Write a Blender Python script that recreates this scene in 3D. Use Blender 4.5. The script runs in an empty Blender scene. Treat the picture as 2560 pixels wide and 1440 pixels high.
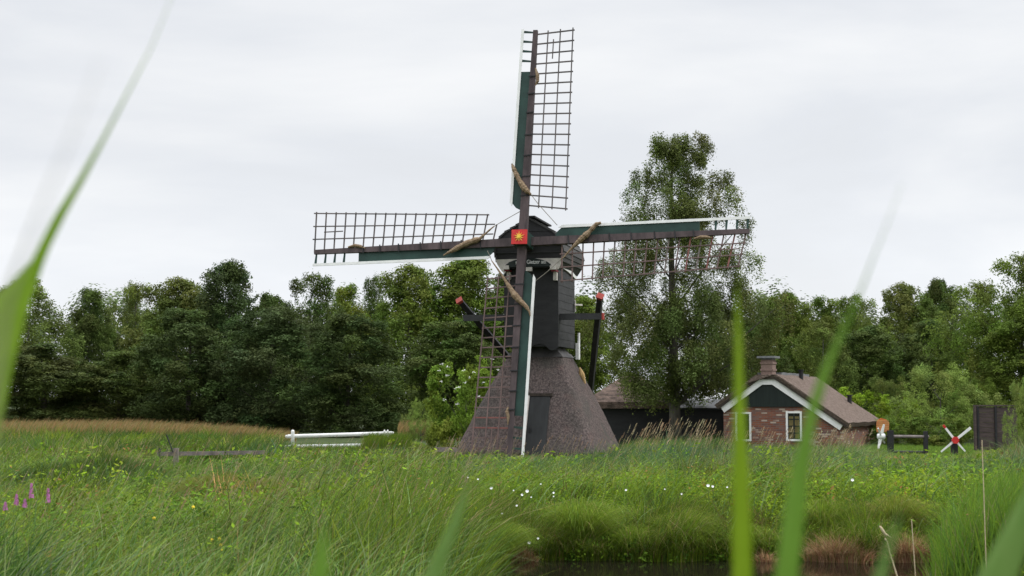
import bpy, bmesh, math, random
import numpy as np
from mathutils import Vector, Matrix
R = math.radians
rng = np.random.default_rng(7)
random.seed(7)

# ------------------------------------------------------------------ camera
sc = bpy.context.scene
F, CAMH, HOR = 4000.0, 1.75, 1005.0            # focal length in photo pixels, eye height, horizon row
PITCH = math.atan((HOR - 720) / F)
cam = bpy.data.cameras.new("camera")
cam_o = bpy.data.objects.new("camera", cam)
sc.collection.objects.link(cam_o)
cam.sensor_width = 36.0
cam.lens = 36.0 * F / 2560.0
cam_o.location = (0, 0, CAMH)
cam_o.rotation_euler = (math.pi / 2 + PITCH, 0, 0)
cam.clip_start = 0.05
cam.clip_end = 5000
cam.dof.use_dof = True
cam.dof.focus_distance = 46.0
cam.dof.aperture_fstop = 5.6
sc.camera = cam_o

# ------------------------------------------------------------------ world: overcast sky
SUN_EL, SUN_AZ = R(42), R(80)                   # azimuth from +Y towards +X
world = bpy.data.worlds.new("World")
sc.world = world
world.use_nodes = True
nt = world.node_tree
for n in list(nt.nodes): nt.nodes.remove(n)
def N(tree, typ, **kw):
    n = tree.nodes.new(typ)
    for k, v in kw.items():
        if k.startswith('i_'):
            key = k[2:]
            n.inputs[int(key) if key.isdigit() else key.replace('_', ' ')].default_value = v
        else: setattr(n, k, v)
    return n
L = nt.links.new
out = N(nt, 'ShaderNodeOutputWorld'); bg = N(nt, 'ShaderNodeBackground'); bg.inputs['Strength'].default_value = 0.1
sky = N(nt, 'ShaderNodeTexSky', sky_type='NISHITA', sun_disc=False, sun_elevation=SUN_EL, sun_rotation=SUN_AZ)
tc = N(nt, 'ShaderNodeTexCoord')
mp = N(nt, 'ShaderNodeMapping'); mp.inputs['Scale'].default_value = (1.0, 1.0, 3.6)
n1 = N(nt, 'ShaderNodeTexNoise', noise_dimensions='3D'); n1.inputs['Scale'].default_value = 2.3; n1.inputs['Detail'].default_value = 6; n1.inputs['Roughness'].default_value = 0.52
n1.inputs['Distortion'].default_value = 0.25
L(tc.outputs['Generated'], mp.inputs['Vector']); L(mp.outputs[0], n1.inputs['Vector'])
cr = N(nt, 'ShaderNodeValToRGB')
e = cr.color_ramp.elements
e[0].position = 0.32; e[0].color = (6.55, 6.7, 6.95, 1)
e[1].position = 0.72; e[1].color = (8.7, 8.75, 8.8, 1)
m1 = e.new(0.50); m1.color = (7.15, 7.35, 7.7, 1)
L(n1.outputs['Fac'], cr.inputs[0])
# overcast luminance: brighter towards the zenith, bright strip at the horizon
sep = N(nt, 'ShaderNodeSeparateXYZ'); L(tc.outputs['Generated'], sep.inputs[0])
mr = N(nt, 'ShaderNodeMapRange', interpolation_type='SMOOTHSTEP'); L(sep.outputs['Z'], mr.inputs[0])
mr.inputs[1].default_value = 0.26; mr.inputs[2].default_value = 0.95; mr.inputs[3].default_value = 1.0; mr.inputs[4].default_value = 3.4
hr = N(nt, 'ShaderNodeMapRange', interpolation_type='SMOOTHSTEP'); L(sep.outputs['Z'], hr.inputs[0])
hr.inputs[1].default_value = 0.0; hr.inputs[2].default_value = 0.17; hr.inputs[3].default_value = 1.2; hr.inputs[4].default_value = 1.0
mm = N(nt, 'ShaderNodeMath', operation='MULTIPLY'); L(mr.outputs[0], mm.inputs[0]); L(hr.outputs[0], mm.inputs[1])
vm = N(nt, 'ShaderNodeVectorMath', operation='SCALE'); L(cr.outputs[0], vm.inputs[0]); L(mm.outputs[0], vm.inputs['Scale'])
mx = N(nt, 'ShaderNodeMix', data_type='RGBA'); mx.inputs[0].default_value = 0.94
L(sky.outputs[0], mx.inputs[6]); L(vm.outputs[0], mx.inputs[7])
L(mx.outputs[2], bg.inputs[0]); L(bg.outputs[0], out.inputs[0])

sun = bpy.data.lights.new("sun", 'SUN'); sun.energy = 1.3; sun.angle = R(14); sun.color = (1, .96, .9)
sun_o = bpy.data.objects.new("sun", sun); sc.collection.objects.link(sun_o)
d = Vector((math.sin(SUN_AZ) * math.cos(SUN_EL), math.cos(SUN_AZ) * math.cos(SUN_EL), math.sin(SUN_EL)))
sun_o.rotation_euler = d.to_track_quat('Z', 'Y').to_euler()
sun_o.location = (0, 0, 60)

sc.view_settings.view_transform = 'Standard'
sc.view_settings.look = 'None'
sc.view_settings.exposure = 0.2
sc.view_settings.gamma = 1.0
try:
    sc.cycles.max_bounces = 6; sc.cycles.diffuse_bounces = 3; sc.cycles.glossy_bounces = 2
    sc.cycles.transmission_bounces = 3; sc.cycles.transparent_max_bounces = 4
    sc.cycles.use_denoising = True
except Exception: pass

# ------------------------------------------------------------------ helpers
COL = sc.collection
def ray(px, py):
    u, v = (px - 1280) / F, (720 - py) / F
    cp, sp = math.cos(PITCH), math.sin(PITCH)
    return Vector((u, cp - v * sp, sp + v * cp))
def at(px, py, Y):
    d = ray(px, py); t = Y / d.y
    return Vector((d.x * t, Y, CAMH + d.z * t))
def hit(px, py, P, n):
    o = Vector((0, 0, CAMH)); d = ray(px, py)
    return o + d * ((P - o).dot(n) / d.dot(n))
def tag(o, label=None, cat=None, group=None, kind=None):
    if label: o['label'] = label
    if cat: o['category'] = cat
    if group: o['group'] = group
    if kind: o['kind'] = kind
    return o
def empty(name, loc, rz=0, **k):
    o = bpy.data.objects.new(name, None); COL.objects.link(o)
    o.location = loc; o.rotation_euler = (0, 0, rz); o.empty_display_size = .3
    tag(o, **k); return o
class MB:
    def __init__(s): s.v = []; s.f = []
    def add(s, vs, fs):
        b = len(s.v); s.v += [tuple(v) for v in vs]; s.f += [tuple(i + b for i in f) for f in fs]; return s
    def box(s, x0, x1, y0, y1, z0, z1):
        return s.add([(x0,y0,z0),(x1,y0,z0),(x1,y1,z0),(x0,y1,z0),(x0,y0,z1),(x1,y0,z1),(x1,y1,z1),(x0,y1,z1)],
                     [(0,3,2,1),(4,5,6,7),(0,1,5,4),(1,2,6,5),(2,3,7,6),(3,0,4,7)])
    def beam(s, p, q, w, h, up=(0,0,1), w2=None, h2=None):
        p, q = Vector(p), Vector(q); d = (q - p).normalized(); up = Vector(up)
        a = d.cross(up).normalized(); b = a.cross(d).normalized()
        w2 = w2 or w; h2 = h2 or h; vs = []
        for c, ww, hh in ((p, w, h), (q, w2, h2)):
            for sx, sz in ((-1,-1),(1,-1),(1,1),(-1,1)): vs.append(c + a * sx * ww / 2 + b * sz * hh / 2)
        return s.add(vs, [(0,1,2,3),(7,6,5,4),(0,4,5,1),(1,5,6,2),(2,6,7,3),(3,7,4,0)])
    def tube(s, pts, rad, n=8, caps=True, flat=1.0):
        pts = [Vector(p) for p in pts]; vs = []; fs = []
        prev = None
        for i, p in enumerate(pts):
            d = (pts[min(i+1, len(pts)-1)] - pts[max(i-1, 0)]).normalized()
            a = d.cross(Vector((0,0,1)) if abs(d.z) < .95 else Vector((1,0,0))).normalized()
            if prev is not None and a.dot(prev) < 0: a = -a
            prev = a; b = a.cross(d).normalized()
            r = rad[i] if hasattr(rad, '__len__') else rad
            for k in range(n):
                t = 2 * math.pi * k / n
                vs.append(p + a * math.cos(t) * r + b * math.sin(t) * r * flat)
        for i in range(len(pts) - 1):
            for k in range(n):
                fs.append((i*n+k, i*n+(k+1)%n, (i+1)*n+(k+1)%n, (i+1)*n+k))
        if caps: fs.append(tuple(range(n))[::-1]); fs.append(tuple((len(pts)-1)*n+k for k in range(n)))
        return s.add(vs, fs)
    def prism(s, poly, fr, depth):
        """poly = 2-D points; fr(u,v,w) -> 3-D; extruded in w from 0 to depth"""
        n = len(poly)
        vs = [fr(u, v, 0) for u, v in poly] + [fr(u, v, depth) for u, v in poly]
        return s.add(vs, [tuple(range(n)), tuple(range(n, 2*n))[::-1]] + [(i, i+n, (i+1)%n+n, (i+1)%n) for i in range(n)])
    def build(s, name, mat, parent=None, smooth=False, **k):
        me = bpy.data.meshes.new(name); me.from_pydata(s.v, [], s.f)
        bm = bmesh.new(); bm.from_mesh(me); bmesh.ops.recalc_face_normals(bm, faces=bm.faces); bm.to_mesh(me); bm.free()
        me.materials.append(mat)
        if smooth: me.shade_smooth()
        o = bpy.data.objects.new(name, me); COL.objects.link(o)
        if parent is not None: o.parent = parent
        tag(o, **k); return o
def fast_mesh(name, V, Q, col, mat, parent=None, smooth=False, **k):
    """V (n,3), Q (m,4) quads, col (n,3) own colour of each leaf"""
    me = bpy.data.meshes.new(name)
    me.vertices.add(len(V)); me.vertices.foreach_set('co', np.ascontiguousarray(V, dtype=np.float32).ravel())
    m = len(Q); me.loops.add(m * 4); me.loops.foreach_set('vertex_index', np.ascontiguousarray(Q, dtype=np.int32).ravel())
    me.polygons.add(m); me.polygons.foreach_set('loop_start', np.arange(0, m*4, 4, dtype=np.int32))
    try: me.polygons.foreach_set('loop_total', np.full(m, 4, dtype=np.int32))
    except Exception: pass
    me.update(calc_edges=True)
    if col is not None:
        a = me.color_attributes.new('Col', 'FLOAT_COLOR', 'POINT')
        a.data.foreach_set('color', np.concatenate([col, np.ones((len(col), 1))], 1).astype(np.float32).ravel())
    me.materials.append(mat)
    if smooth: me.shade_smooth()
    o = bpy.data.objects.new(name, me); COL.objects.link(o)
    if parent is not None: o.parent = parent
    tag(o, **k); return o

# ------------------------------------------------------------------ materials
def mat(name, c, c2=None, scale=3.0, rough=.75, bump=.15, stretch=(1,1,1), detail=6, ramp=(.35,.65), spec=.3, bumpscale=None, dist=.02):
    m = bpy.data.materials.new(name); m.use_nodes = True; t = m.node_tree; b = t.nodes['Principled BSDF']
    b.inputs['Roughness'].default_value = rough; b.inputs['Specular IOR Level'].default_value = spec
    tcn = N(t, 'ShaderNodeTexCoord'); mpn = N(t, 'ShaderNodeMapping'); mpn.inputs['Scale'].default_value = stretch
    t.links.new(tcn.outputs['Object'], mpn.inputs[0])
    nz = N(t, 'ShaderNodeTexNoise'); nz.inputs['Scale'].default_value = scale; nz.inputs['Detail'].default_value = detail; nz.inputs['Roughness'].default_value = .65
    t.links.new(mpn.outputs[0], nz.inputs['Vector'])
    r = N(t, 'ShaderNodeValToRGB'); r.color_ramp.elements[0].position = ramp[0]; r.color_ramp.elements[1].position = ramp[1]
    r.color_ramp.elements[0].color = (*c, 1); r.color_ramp.elements[1].color = (*(c2 or tuple(min(1, x*1.35) for x in c)), 1)
    t.links.new(nz.outputs['Fac'], r.inputs[0]); t.links.new(r.outputs[0], b.inputs['Base Color'])
    if bump:
        nb = N(t, 'ShaderNodeTexNoise'); nb.inputs['Scale'].default_value = bumpscale or scale * 6; nb.inputs['Detail'].default_value = 4
        t.links.new(mpn.outputs[0], nb.inputs['Vector'])
        bp = N(t, 'ShaderNodeBump'); bp.inputs['Strength'].default_value = bump; bp.inputs['Distance'].default_value = dist
        t.links.new(nb.outputs['Fac'], bp.inputs['Height']); t.links.new(bp.outputs[0], b.inputs['Normal'])
    return m
def leafmat(name, transl=.3, objcol=False, rough=.55, tint=(1,1,1), spec=.35):
    m = bpy.data.materials.new(name); m.use_nodes = True; t = m.node_tree; b = t.nodes['Principled BSDF']; o = t.nodes['Material Output']
    b.inputs['Roughness'].default_value = rough; b.inputs['Specular IOR Level'].default_value = spec
    a = N(t, 'ShaderNodeAttribute', attribute_name='Col')
    src = a.outputs['Color']
    if objcol:
        oi = N(t, 'ShaderNodeObjectInfo'); v = N(t, 'ShaderNodeVectorMath', operation='MULTIPLY')
        t.links.new(src, v.inputs[0]); t.links.new(oi.outputs['Color'], v.inputs[1]); src = v.outputs[0]
    t.links.new(src, b.inputs['Base Color'])
    tr = N(t, 'ShaderNodeBsdfTranslucent'); t.links.new(src, tr.inputs[0])
    ms = N(t, 'ShaderNodeMixShader'); ms.inputs[0].default_value = transl
    t.links.new(b.outputs[0], ms.inputs[1]); t.links.new(tr.outputs[0], ms.inputs[2]); t.links.new(ms.outputs[0], o.inputs[0])
    return m
M = {}
M['stock'] = mat('weathered_brown_wood', (.050,.038,.039), (.115,.085,.086), 3.5, .7, .3, (1,1,.25))
M['lattice'] = mat('grey_brown_lath', (.09,.085,.085), (.15,.125,.12), 1.1, .75, .2)
M['lattice2'] = mat('brown_lath', (.10,.068,.062), (.19,.13,.12), 1.6, .75, .2)
M['lathred'] = mat('faded_red_lath', (.17,.065,.055), (.26,.11,.095), 5, .7, .2)
M['green'] = mat('green_paint', (.014,.038,.031), (.024,.062,.05), .9, .5, .1, ramp=(.4,.6))
M['white'] = mat('white_paint', (.72,.72,.70), (.84,.84,.82), 4, .5, .08)
M['oldwhite'] = mat('aged_white_paint', (.50,.47,.43), (.66,.62,.57), 6, .6, .1)
M['tar'] = mat('black_tarred_boards', (.018,.018,.019), (.03,.03,.031), 1.5, .6, .15, (1,1,3))
M['greyboard'] = mat('grey_sidelit_boards', (.026,.026,.027), (.044,.044,.046), 2.3, .6, .15, (1,1,2))
M['cap'] = mat('dark_grey_roof_boards', (.036,.035,.034), (.066,.064,.062), 2, .65, .2, (1,.5,2))
M['slate'] = mat('shaded_grey_flashing', (.055,.052,.052), (.10,.095,.095), 3, .6, .2)  # grey darkened to carry the shadow below the upper house
M['red'] = mat('red_paint', (.50,.025,.026), (.66,.045,.04), 5, .45, .05)
M['darkred'] = mat('dark_red_paint', (.16,.012,.018), (.24,.02,.025), 5, .5, .05)
M['oldred'] = mat('faded_red_paint', (.28,.03,.024), (.42,.07,.05), 14, .6, .2)
M['yellow'] = mat('yellow_paint', (.85,.55,.05), (.9,.68,.12), 8, .4, 0)
M['canvas'] = mat('brown_sailcloth', (.15,.095,.05), (.33,.245,.16), 9, .85, .5, (1,1,2.5), dist=.03)
M['rope'] = mat('rope', (.20,.18,.15), (.3,.27,.23), 12, .8, 0)
M['thatch'] = mat('weathered_thatch', (.085,.068,.064), (.20,.160,.15), 18, .95, 1.0, (1,1,.8), 11, (.40,.60), .1, 45, .08)
M['thatch2'] = mat('house_thatch', (.088,.066,.054), (.235,.180,.150), 9, .95, .9, (1,1,1), 8, (.32,.68), .1, 26, .08)
M['barnthatch'] = mat('barn_thatch', (.07,.055,.045), (.24,.17,.14), 3.5, .95, .9, (1,1,1), 8, (.35,.7), .1, 20, .08)
M['thatchedge'] = mat('thatch_edge', (.035,.028,.024), (.075,.06,.05), 7, .95, .8)
M['strawtan'] = mat('fresh_straw', (.42,.27,.12), (.6,.42,.2), 9, .9, .5)
M['door'] = mat('dark_door_paint', (.013,.014,.014), (.022,.024,.024), 2, .5, .1, (4,1,1))
M['gablegreen'] = mat('dark_green_gable', (.009,.015,.013), (.015,.023,.020), 1.5, .5, .15, (6,1,.5))
M['weather'] = mat('weathered_grey_wood', (.11,.095,.088), (.24,.205,.19), 6, .85, .4)
M['blackwood'] = mat('black_wood', (.014,.014,.015), (.03,.03,.032), 4, .6, .2)
M['shedwood'] = mat('brown_shed_boards', (.045,.033,.031), (.095,.07,.065), 2.5, .75, .3, (1,1,5))
M['orange'] = mat('orange_wicker', (.55,.10,.03), (.48,.24,.06), 14, .6, .2, (1,1,3))
M['glass'] = mat('dark_window_glass', (.012,.015,.013), (.02,.024,.02), 2, .08, 0, spec=.5)
M['curtain'] = mat('yellow_curtain', (.10,.085,.035), (.19,.15,.06), 5, .9, .2, (5,1,1))
M['lead'] = mat('grey_lead_cap', (.13,.135,.14), (.2,.205,.21), 6, .6, .2)
M['bark'] = mat('tree_bark', (.05,.045,.035), (.12,.11,.09), 5, .95, .6, (1,1,.3))
M['birchbark'] = mat('birch_bark', (.09,.085,.07), (.26,.25,.22), 3, .9, .5, (1,1,1.5))
M['grass'] = leafmat('grass_blades', .38, rough=.6, spec=.06)
M['leaf'] = leafmat('tree_leaves', .30, True, .7, spec=.08)
M['flowerwhite'] = mat('white_petals', (.8,.8,.78), (.85,.85,.83), 5, .6, 0)
M['pink'] = mat('pink_petals', (.34,.10,.26), (.45,.17,.34), 30, .7, 0)
M['yflower'] = mat('yellow_petals', (.75,.55,.02), (.85,.66,.05), 20, .6, 0)
M['stem'] = mat('green_stem', (.09,.15,.03), (.13,.2,.05), 5, .6, 0)
M['straw'] = mat('dry_straw', (.42,.33,.2), (.6,.5,.33), 12, .8, .2)
def thatchmat():
    m = M['thatch']; t = m.node_tree; b = t.nodes['Principled BSDF']; r = [n_ for n_ in t.nodes if n_.type == 'VALTORGB'][0]
    tcn = N(t, 'ShaderNodeTexCoord')
    def layer(src, sc_, scale, lo, hi, colr, det=5):
        mp_ = N(t, 'ShaderNodeMapping'); mp_.inputs['Scale'].default_value = sc_; t.links.new(tcn.outputs['Object'], mp_.inputs[0])
        nz_ = N(t, 'ShaderNodeTexNoise'); nz_.inputs['Scale'].default_value = scale; nz_.inputs['Detail'].default_value = det; t.links.new(mp_.outputs[0], nz_.inputs['Vector'])
        mr_ = N(t, 'ShaderNodeMapRange'); mr_.inputs[1].default_value = lo; mr_.inputs[2].default_value = hi; t.links.new(nz_.outputs['Fac'], mr_.inputs[0])
        mx_ = N(t, 'ShaderNodeMix', data_type='RGBA'); t.links.new(mr_.outputs[0], mx_.inputs[0]); t.links.new(src, mx_.inputs[6]); mx_.inputs[7].default_value = (*colr, 1); return mx_.outputs[2]
    o_ = layer(r.outputs[0], (1,1,1), 1.1, .48, .85, (.085,.09,.078))          # greenish grey moss patches
    o_ = layer(o_, (1,1,1), 2.4, .55, .95, (.18,.12,.108))                     # reddish patches
    o_ = layer(o_, (6,6,.6), 2.2, .58, .9, (.07,.055,.055))                    # rain streaks
    o_ = layer(o_, (1,1,1), 38, .66, .74, (.34,.27,.24), 2)                    # bright straw ends
    t.links.new(o_, b.inputs['Base Color'])
thatchmat()
def brickmat():
    m = bpy.data.materials.new('old_brick'); m.use_nodes = True; t = m.node_tree; b = t.nodes['Principled BSDF']; b.inputs['Roughness'].default_value = .9
    tcn = N(t, 'ShaderNodeTexCoord'); sp = N(t, 'ShaderNodeSeparateXYZ'); ad = N(t, 'ShaderNodeMath', operation='ADD'); cb = N(t, 'ShaderNodeCombineXYZ')
    t.links.new(tcn.outputs['Object'], sp.inputs[0]); t.links.new(sp.outputs[0], ad.inputs[0]); t.links.new(sp.outputs[1], ad.inputs[1])
    t.links.new(ad.outputs[0], cb.inputs[0]); t.links.new(sp.outputs[2], cb.inputs[1])
    br = N(t, 'ShaderNodeTexBrick', offset=.5); t.links.new(cb.outputs[0], br.inputs['Vector'])
    br.inputs['Color1'].default_value = (0,0,0,1); br.inputs['Color2'].default_value = (1,1,1,1); br.inputs['Mortar'].default_value = (.45,.45,.45,1)
    br.inputs['Scale'].default_value = 1; br.inputs['Brick Width'].default_value = .23; br.inputs['Row Height'].default_value = .072; br.inputs['Mortar Size'].default_value = .009
    nz = N(t, 'ShaderNodeTexNoise'); nz.inputs['Scale'].default_value = .9; t.links.new(tcn.outputs['Object'], nz.inputs['Vector'])
    # pale replaced bricks: random bricks, more of them where the noise is high
    rp = N(t, 'ShaderNodeValToRGB'); el = rp.color_ramp.elements
    el[0].position = 0; el[0].color = (.16,.055,.035,1); el[1].position = .86; el[1].color = (.20,.10,.075,1)
    x = el.new(.4); x.color = (.24,.085,.045,1); x = el.new(.65); x.color = (.13,.07,.06,1); x = el.new(.93); x.color = (.42,.33,.26,1); 
    mu = N(t, 'ShaderNodeMath', operation='MULTIPLY_ADD'); t.links.new(nz.outputs['Fac'], mu.inputs[0]); mu.inputs[1].default_value = .55; mu.inputs[2].default_value = -.27
    a2 = N(t, 'ShaderNodeMath', operation='ADD'); bw = N(t, 'ShaderNodeRGBToBW'); t.links.new(br.outputs['Color'], bw.inputs[0]); t.links.new(bw.outputs[0], a2.inputs[0]); t.links.new(mu.outputs[0], a2.inputs[1])
    t.links.new(a2.outputs[0], rp.inputs[0])
    mo = N(t, 'ShaderNodeMix', data_type='RGBA'); t.links.new(br.outputs['Fac'], mo.inputs[0]); t.links.new(rp.outputs[0], mo.inputs[6]); mo.inputs[7].default_value = (.15,.12,.10,1)
    t.links.new(mo.outputs[2], b.inputs['Base Color'])
    bp = N(t, 'ShaderNodeBump'); bp.inputs['Strength'].default_value = .5; bp.inputs['Distance'].default_value = .01; bp.invert = True
    t.links.new(br.outputs['Fac'], bp.inputs['Height']); t.links.new(bp.outputs[0], b.inputs['Normal'])
    return m
M['brick'] = brickmat()
M['chimneybrick'] = mat('pale_brick', (.17,.115,.095), (.27,.19,.16), 12, .9, .4, (1,1,2.5))

# ------------------------------------------------------------------ terrain and water
def smooth(a, b, x):
    t = np.clip((x - a) / (b - a), 0, 1); return t*t*(3-2*t)
def bank_edge(X):       # Y of the far waterline
    return 24.15 + .12*np.sin(X*1.9+.5) + .09*np.sin(X*4.3+1.) + .05*np.sin(X*9.1)
def wet(X, Y):
    """>0 over the canal (metres inside the water's edge)"""
    left = X - (-.30 + .12*np.sin(Y*1.3) + .05*np.sin(Y*3.7))
    right = (.262*Y + .12*np.sin(Y*1.7)) + np.clip((16.-Y), 0, 9)*.8 - X
    far = bank_edge(X) - Y
    near = Y - 6.0
    return np.minimum(np.minimum(left, right), np.minimum(far, near))
def far_side(X, Y):
    return smooth(23.0, 24.4, Y)
def ground_z(X, Y):
    w = wet(X, Y)
    z = -.62*smooth(-2.9*(far_side(X,Y)) - .45*(1-far_side(X,Y)), .1, w) - .9*smooth(0, .7, w)
    z = z + .05*np.sin(X*.35+1)*np.cos(Y*.28) * smooth(1, 4, np.abs(w))
    return z - .55*smooth(62, 80, Y)*smooth(-3, -8, X) * 0
xs = np.unique(np.concatenate([np.linspace(-2500,-60,14), np.linspace(-60,-10,30), np.arange(-10,14,.2), np.linspace(14,60,30), np.linspace(60,2500,14)]))
ys = np.unique(np.concatenate([np.linspace(-400,-5,8), np.arange(-5,30,.2), np.linspace(30,110,60), np.linspace(110,4000,16)]))
GX, GY = np.meshgrid(xs, ys); GZ = ground_z(GX, GY)
V = np.stack([GX.ravel(), GY.ravel(), GZ.ravel()], 1); nx, ny = len(xs), len(ys)
ii = (np.arange(ny-1)[:,None]*nx + np.arange(nx-1)[None]).ravel()
Q = np.stack([ii, ii+1, ii+nx+1, ii+nx], 1)
m_ground = mat('meadow_soil', (.025,.040,.010), (.055,.08,.02), 1.2, .95, .6, bumpscale=9, dist=.08)
fast_mesh('ground', V, Q, None, m_ground, smooth=True, kind='structure')
mw = bpy.data.materials.new('canal_water'); mw.use_nodes = True; t = mw.node_tree; b = t.nodes['Principled BSDF']
b.inputs['Base Color'].default_value = (.012,.010,.007,1); b.inputs['Roughness'].default_value = .06; b.inputs['IOR'].default_value = 1.33
nz = N(t, 'ShaderNodeTexNoise'); nz.inputs['Scale'].default_value = 2.2; tcn = N(t, 'ShaderNodeTexCoord'); t.links.new(tcn.outputs['Object'], nz.inputs['Vector'])
bp = N(t, 'ShaderNodeBump'); bp.inputs['Strength'].default_value = .12; bp.inputs['Distance'].default_value = .03; t.links.new(nz.outputs['Fac'], bp.inputs['Height']); t.links.new(bp.outputs[0], b.inputs['Normal'])
WZ = -.62
MB().add([(-2,5,WZ),(16,5,WZ),(16,26,WZ),(-2,26,WZ)], [(0,1,2,3)]).build('water', mw, kind='structure')

# ------------------------------------------------------------------ windmill
TH, TAU, PH1, PH2 = R(14), R(7), R(1.9), R(-1.35)
O = Vector((.89, 50, 0))
EX = Vector((math.cos(TH), -math.sin(TH), 0)); EY = Vector((math.sin(TH), math.cos(TH), 0)); EZ = Vector((0,0,1))
mill = empty('windmill', O, -TH, label='black wooden post mill with thatched skirt and four lattice sails', cat='windmill')
def ml(px, py, ly):          # photo pixel -> (x, z) on the mill's local plane y = ly
    P = hit(px, py, O + EY*ly, EY) - O
    return P.dot(EX), P.z
# thatched skirt: rounded square frustum, slightly flared
def rsq(h, r, n=5):
    pts = []
    for cx, cy, a0 in ((1,1,0),(-1,1,90),(-1,-1,180),(1,-1,270)):
        for k in range(n+1):
            a = R(a0 + 90*k/n); pts.append((cx*(h-r)+r*math.cos(a), cy*(h-r)+r*math.sin(a)))
    return pts
mb = MB(); lv = []; nseg = 26; SK0, SK1, ST = 2.30, .86, 3.16
def sk_h(z): 
    t = z/ST; return SK0 + (SK1-SK0)*t + .055*math.sin(math.pi*t)
per = []
for k in range(nseg+1):
    z = .16 + (ST-.16)*k/nseg
    h = sk_h(z); ring = []
    base = rsq(h, .14*h+.04, 6)
    n = len(base)
    for i in range(n):                       # subdivide each side
        p, q = base[i], base[(i+1)%n]; L2 = math.dist(p, q); m = 18 if L2 > .6 else 1
        for j in range(m): ring.append((p[0]+(q[0]-p[0])*j/m, p[1]+(q[1]-p[1])*j/m))
    per.append([(x*(1+.006*math.sin(7*x+5*z)+random.uniform(-.004,.004)), y*(1+.006*math.sin(6*y+4*z)+random.uniform(-.004,.004)), z) for x, y in ring])
n = min(len(r) for r in per); per = [r[:n] for r in per]
vs = [p for r in per for p in r]; fs = [(k*n+i, k*n+(i+1)%n, (k+1)*n+(i+1)%n, (k+1)*n+i) for k in range(nseg) for i in range(n)]
fs.append(tuple(range(n))[::-1]); fs.append(tuple(nseg*n+i for i in range(n)))
MB().add(vs, fs).build('thatched_skirt', M['thatch'], mill, True)
MB().box(-2.12,2.12,-2.12,2.12,-.1,.2).build('base_plinth', M['tar'], mill)
# straw patch on the right hip
h0 = sk_h(2.55)
MB().tube([(h0*.99, .45, 2.82),(h0*1.03,.52,2.6),(sk_h(2.3)*1.0,.6,2.32)], [.03,.10,.03], 8).build('straw_patch', M['strawtan'], mill)
# door lying on the slope
def skp(x, z, off): return (x, -(sk_h(z)) - off, z)
dx0, dz1 = ml(1324, 990, -1.55); dx1, _ = ml(1375, 990, -1.55)
dr = MB(); zz = [.17,.6,1.1,1.6,dz1]
vs = []
for off in (.035, -.2):
    for z in zz: vs += [skp(dx0, z, off), skp(dx1, z, off)]
fs = [(2*i, 2*i+1, 2*i+3, 2*i+2) for i in range(4)] + [(10+2*i+1, 10+2*i, 10+2*i+2, 10+2*i+3) for i in range(4)] + [(2*i+2, 2*i+12, 2*i+10, 2*i) for i in range(4)] + [(2*i+1, 2*i+11, 2*i+13, 2*i+3) for i in range(4)] + [(8,9,19,18),(0,10,11,1)]
door = MB().add(vs, fs).build('door', M['door'], mill)
f = MB()
for i in range(4): f.beam(skp(dx0-.03, zz[i], .04), skp(dx0-.03, zz[i+1], .04), .05, .08, (0,1,0))
f.build('door_jamb', M['oldwhite'], mill)
MB().beam(skp(dx0-.09, dz1+.04, .03), skp(dx1+.07, dz1+.04, .03), .10, .09).build('door_lintel', M['thatchedge'], mill)
MB().box(dx0+.09, dx0+.13, -sk_h(.9)-.09, -sk_h(.9)-.03, .85, 1.0).build('handle', M['blackwood'], door)
# collar between skirt and upper house
BX, BY0, BY1 = .83, -1.22, 1.22
def frust(mb_, h0, z0, h1, z1):
    return mb_.add([(-h0,-h0,z0),(h0,-h0,z0),(h0,h0,z0),(-h0,h0,z0),(-h1,-h1,z1),(h1,-h1,z1),(h1,h1,z1),(-h1,h1,z1)], [(0,3,2,1),(4,5,6,7),(0,1,5,4),(1,2,6,5),(2,3,7,6),(3,0,4,7)])
c_ = MB(); frust(c_, .90, ST-.03, .80, ST+.10); frust(c_, .79, ST+.07, .70, ST+.20); frust(c_, .66, ST+.18, .6, ST+.36)
c_.build('collar', M['slate'], mill)
BZ0 = 3.44
BZ1 = 6.02
body = MB().box(-BX, BX, BY0, BY1, BZ0, BZ1).build('upper_house', M['greyboard'], mill)
# front boarding with a wavy lower edge
poly = [(-BX-.02, BZ1), (-BX-.02, BZ0-.06)]
for px, py in ((1290,862),(1300,873),(1312,876),(1326,870),(1336,863),(1350,859),(1362,863),(1370,870),(1378,876),(1388,875)):
    x, z = ml(px, py, BY0); poly.append((x, z))
poly += [(BX+.02, BZ0-.03), (BX+.02, BZ1)]
MB().prism(poly, lambda u, v, w: (u, BY0-.004-w, v), .05).build('front_boarding', M['tar'], mill)
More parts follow.
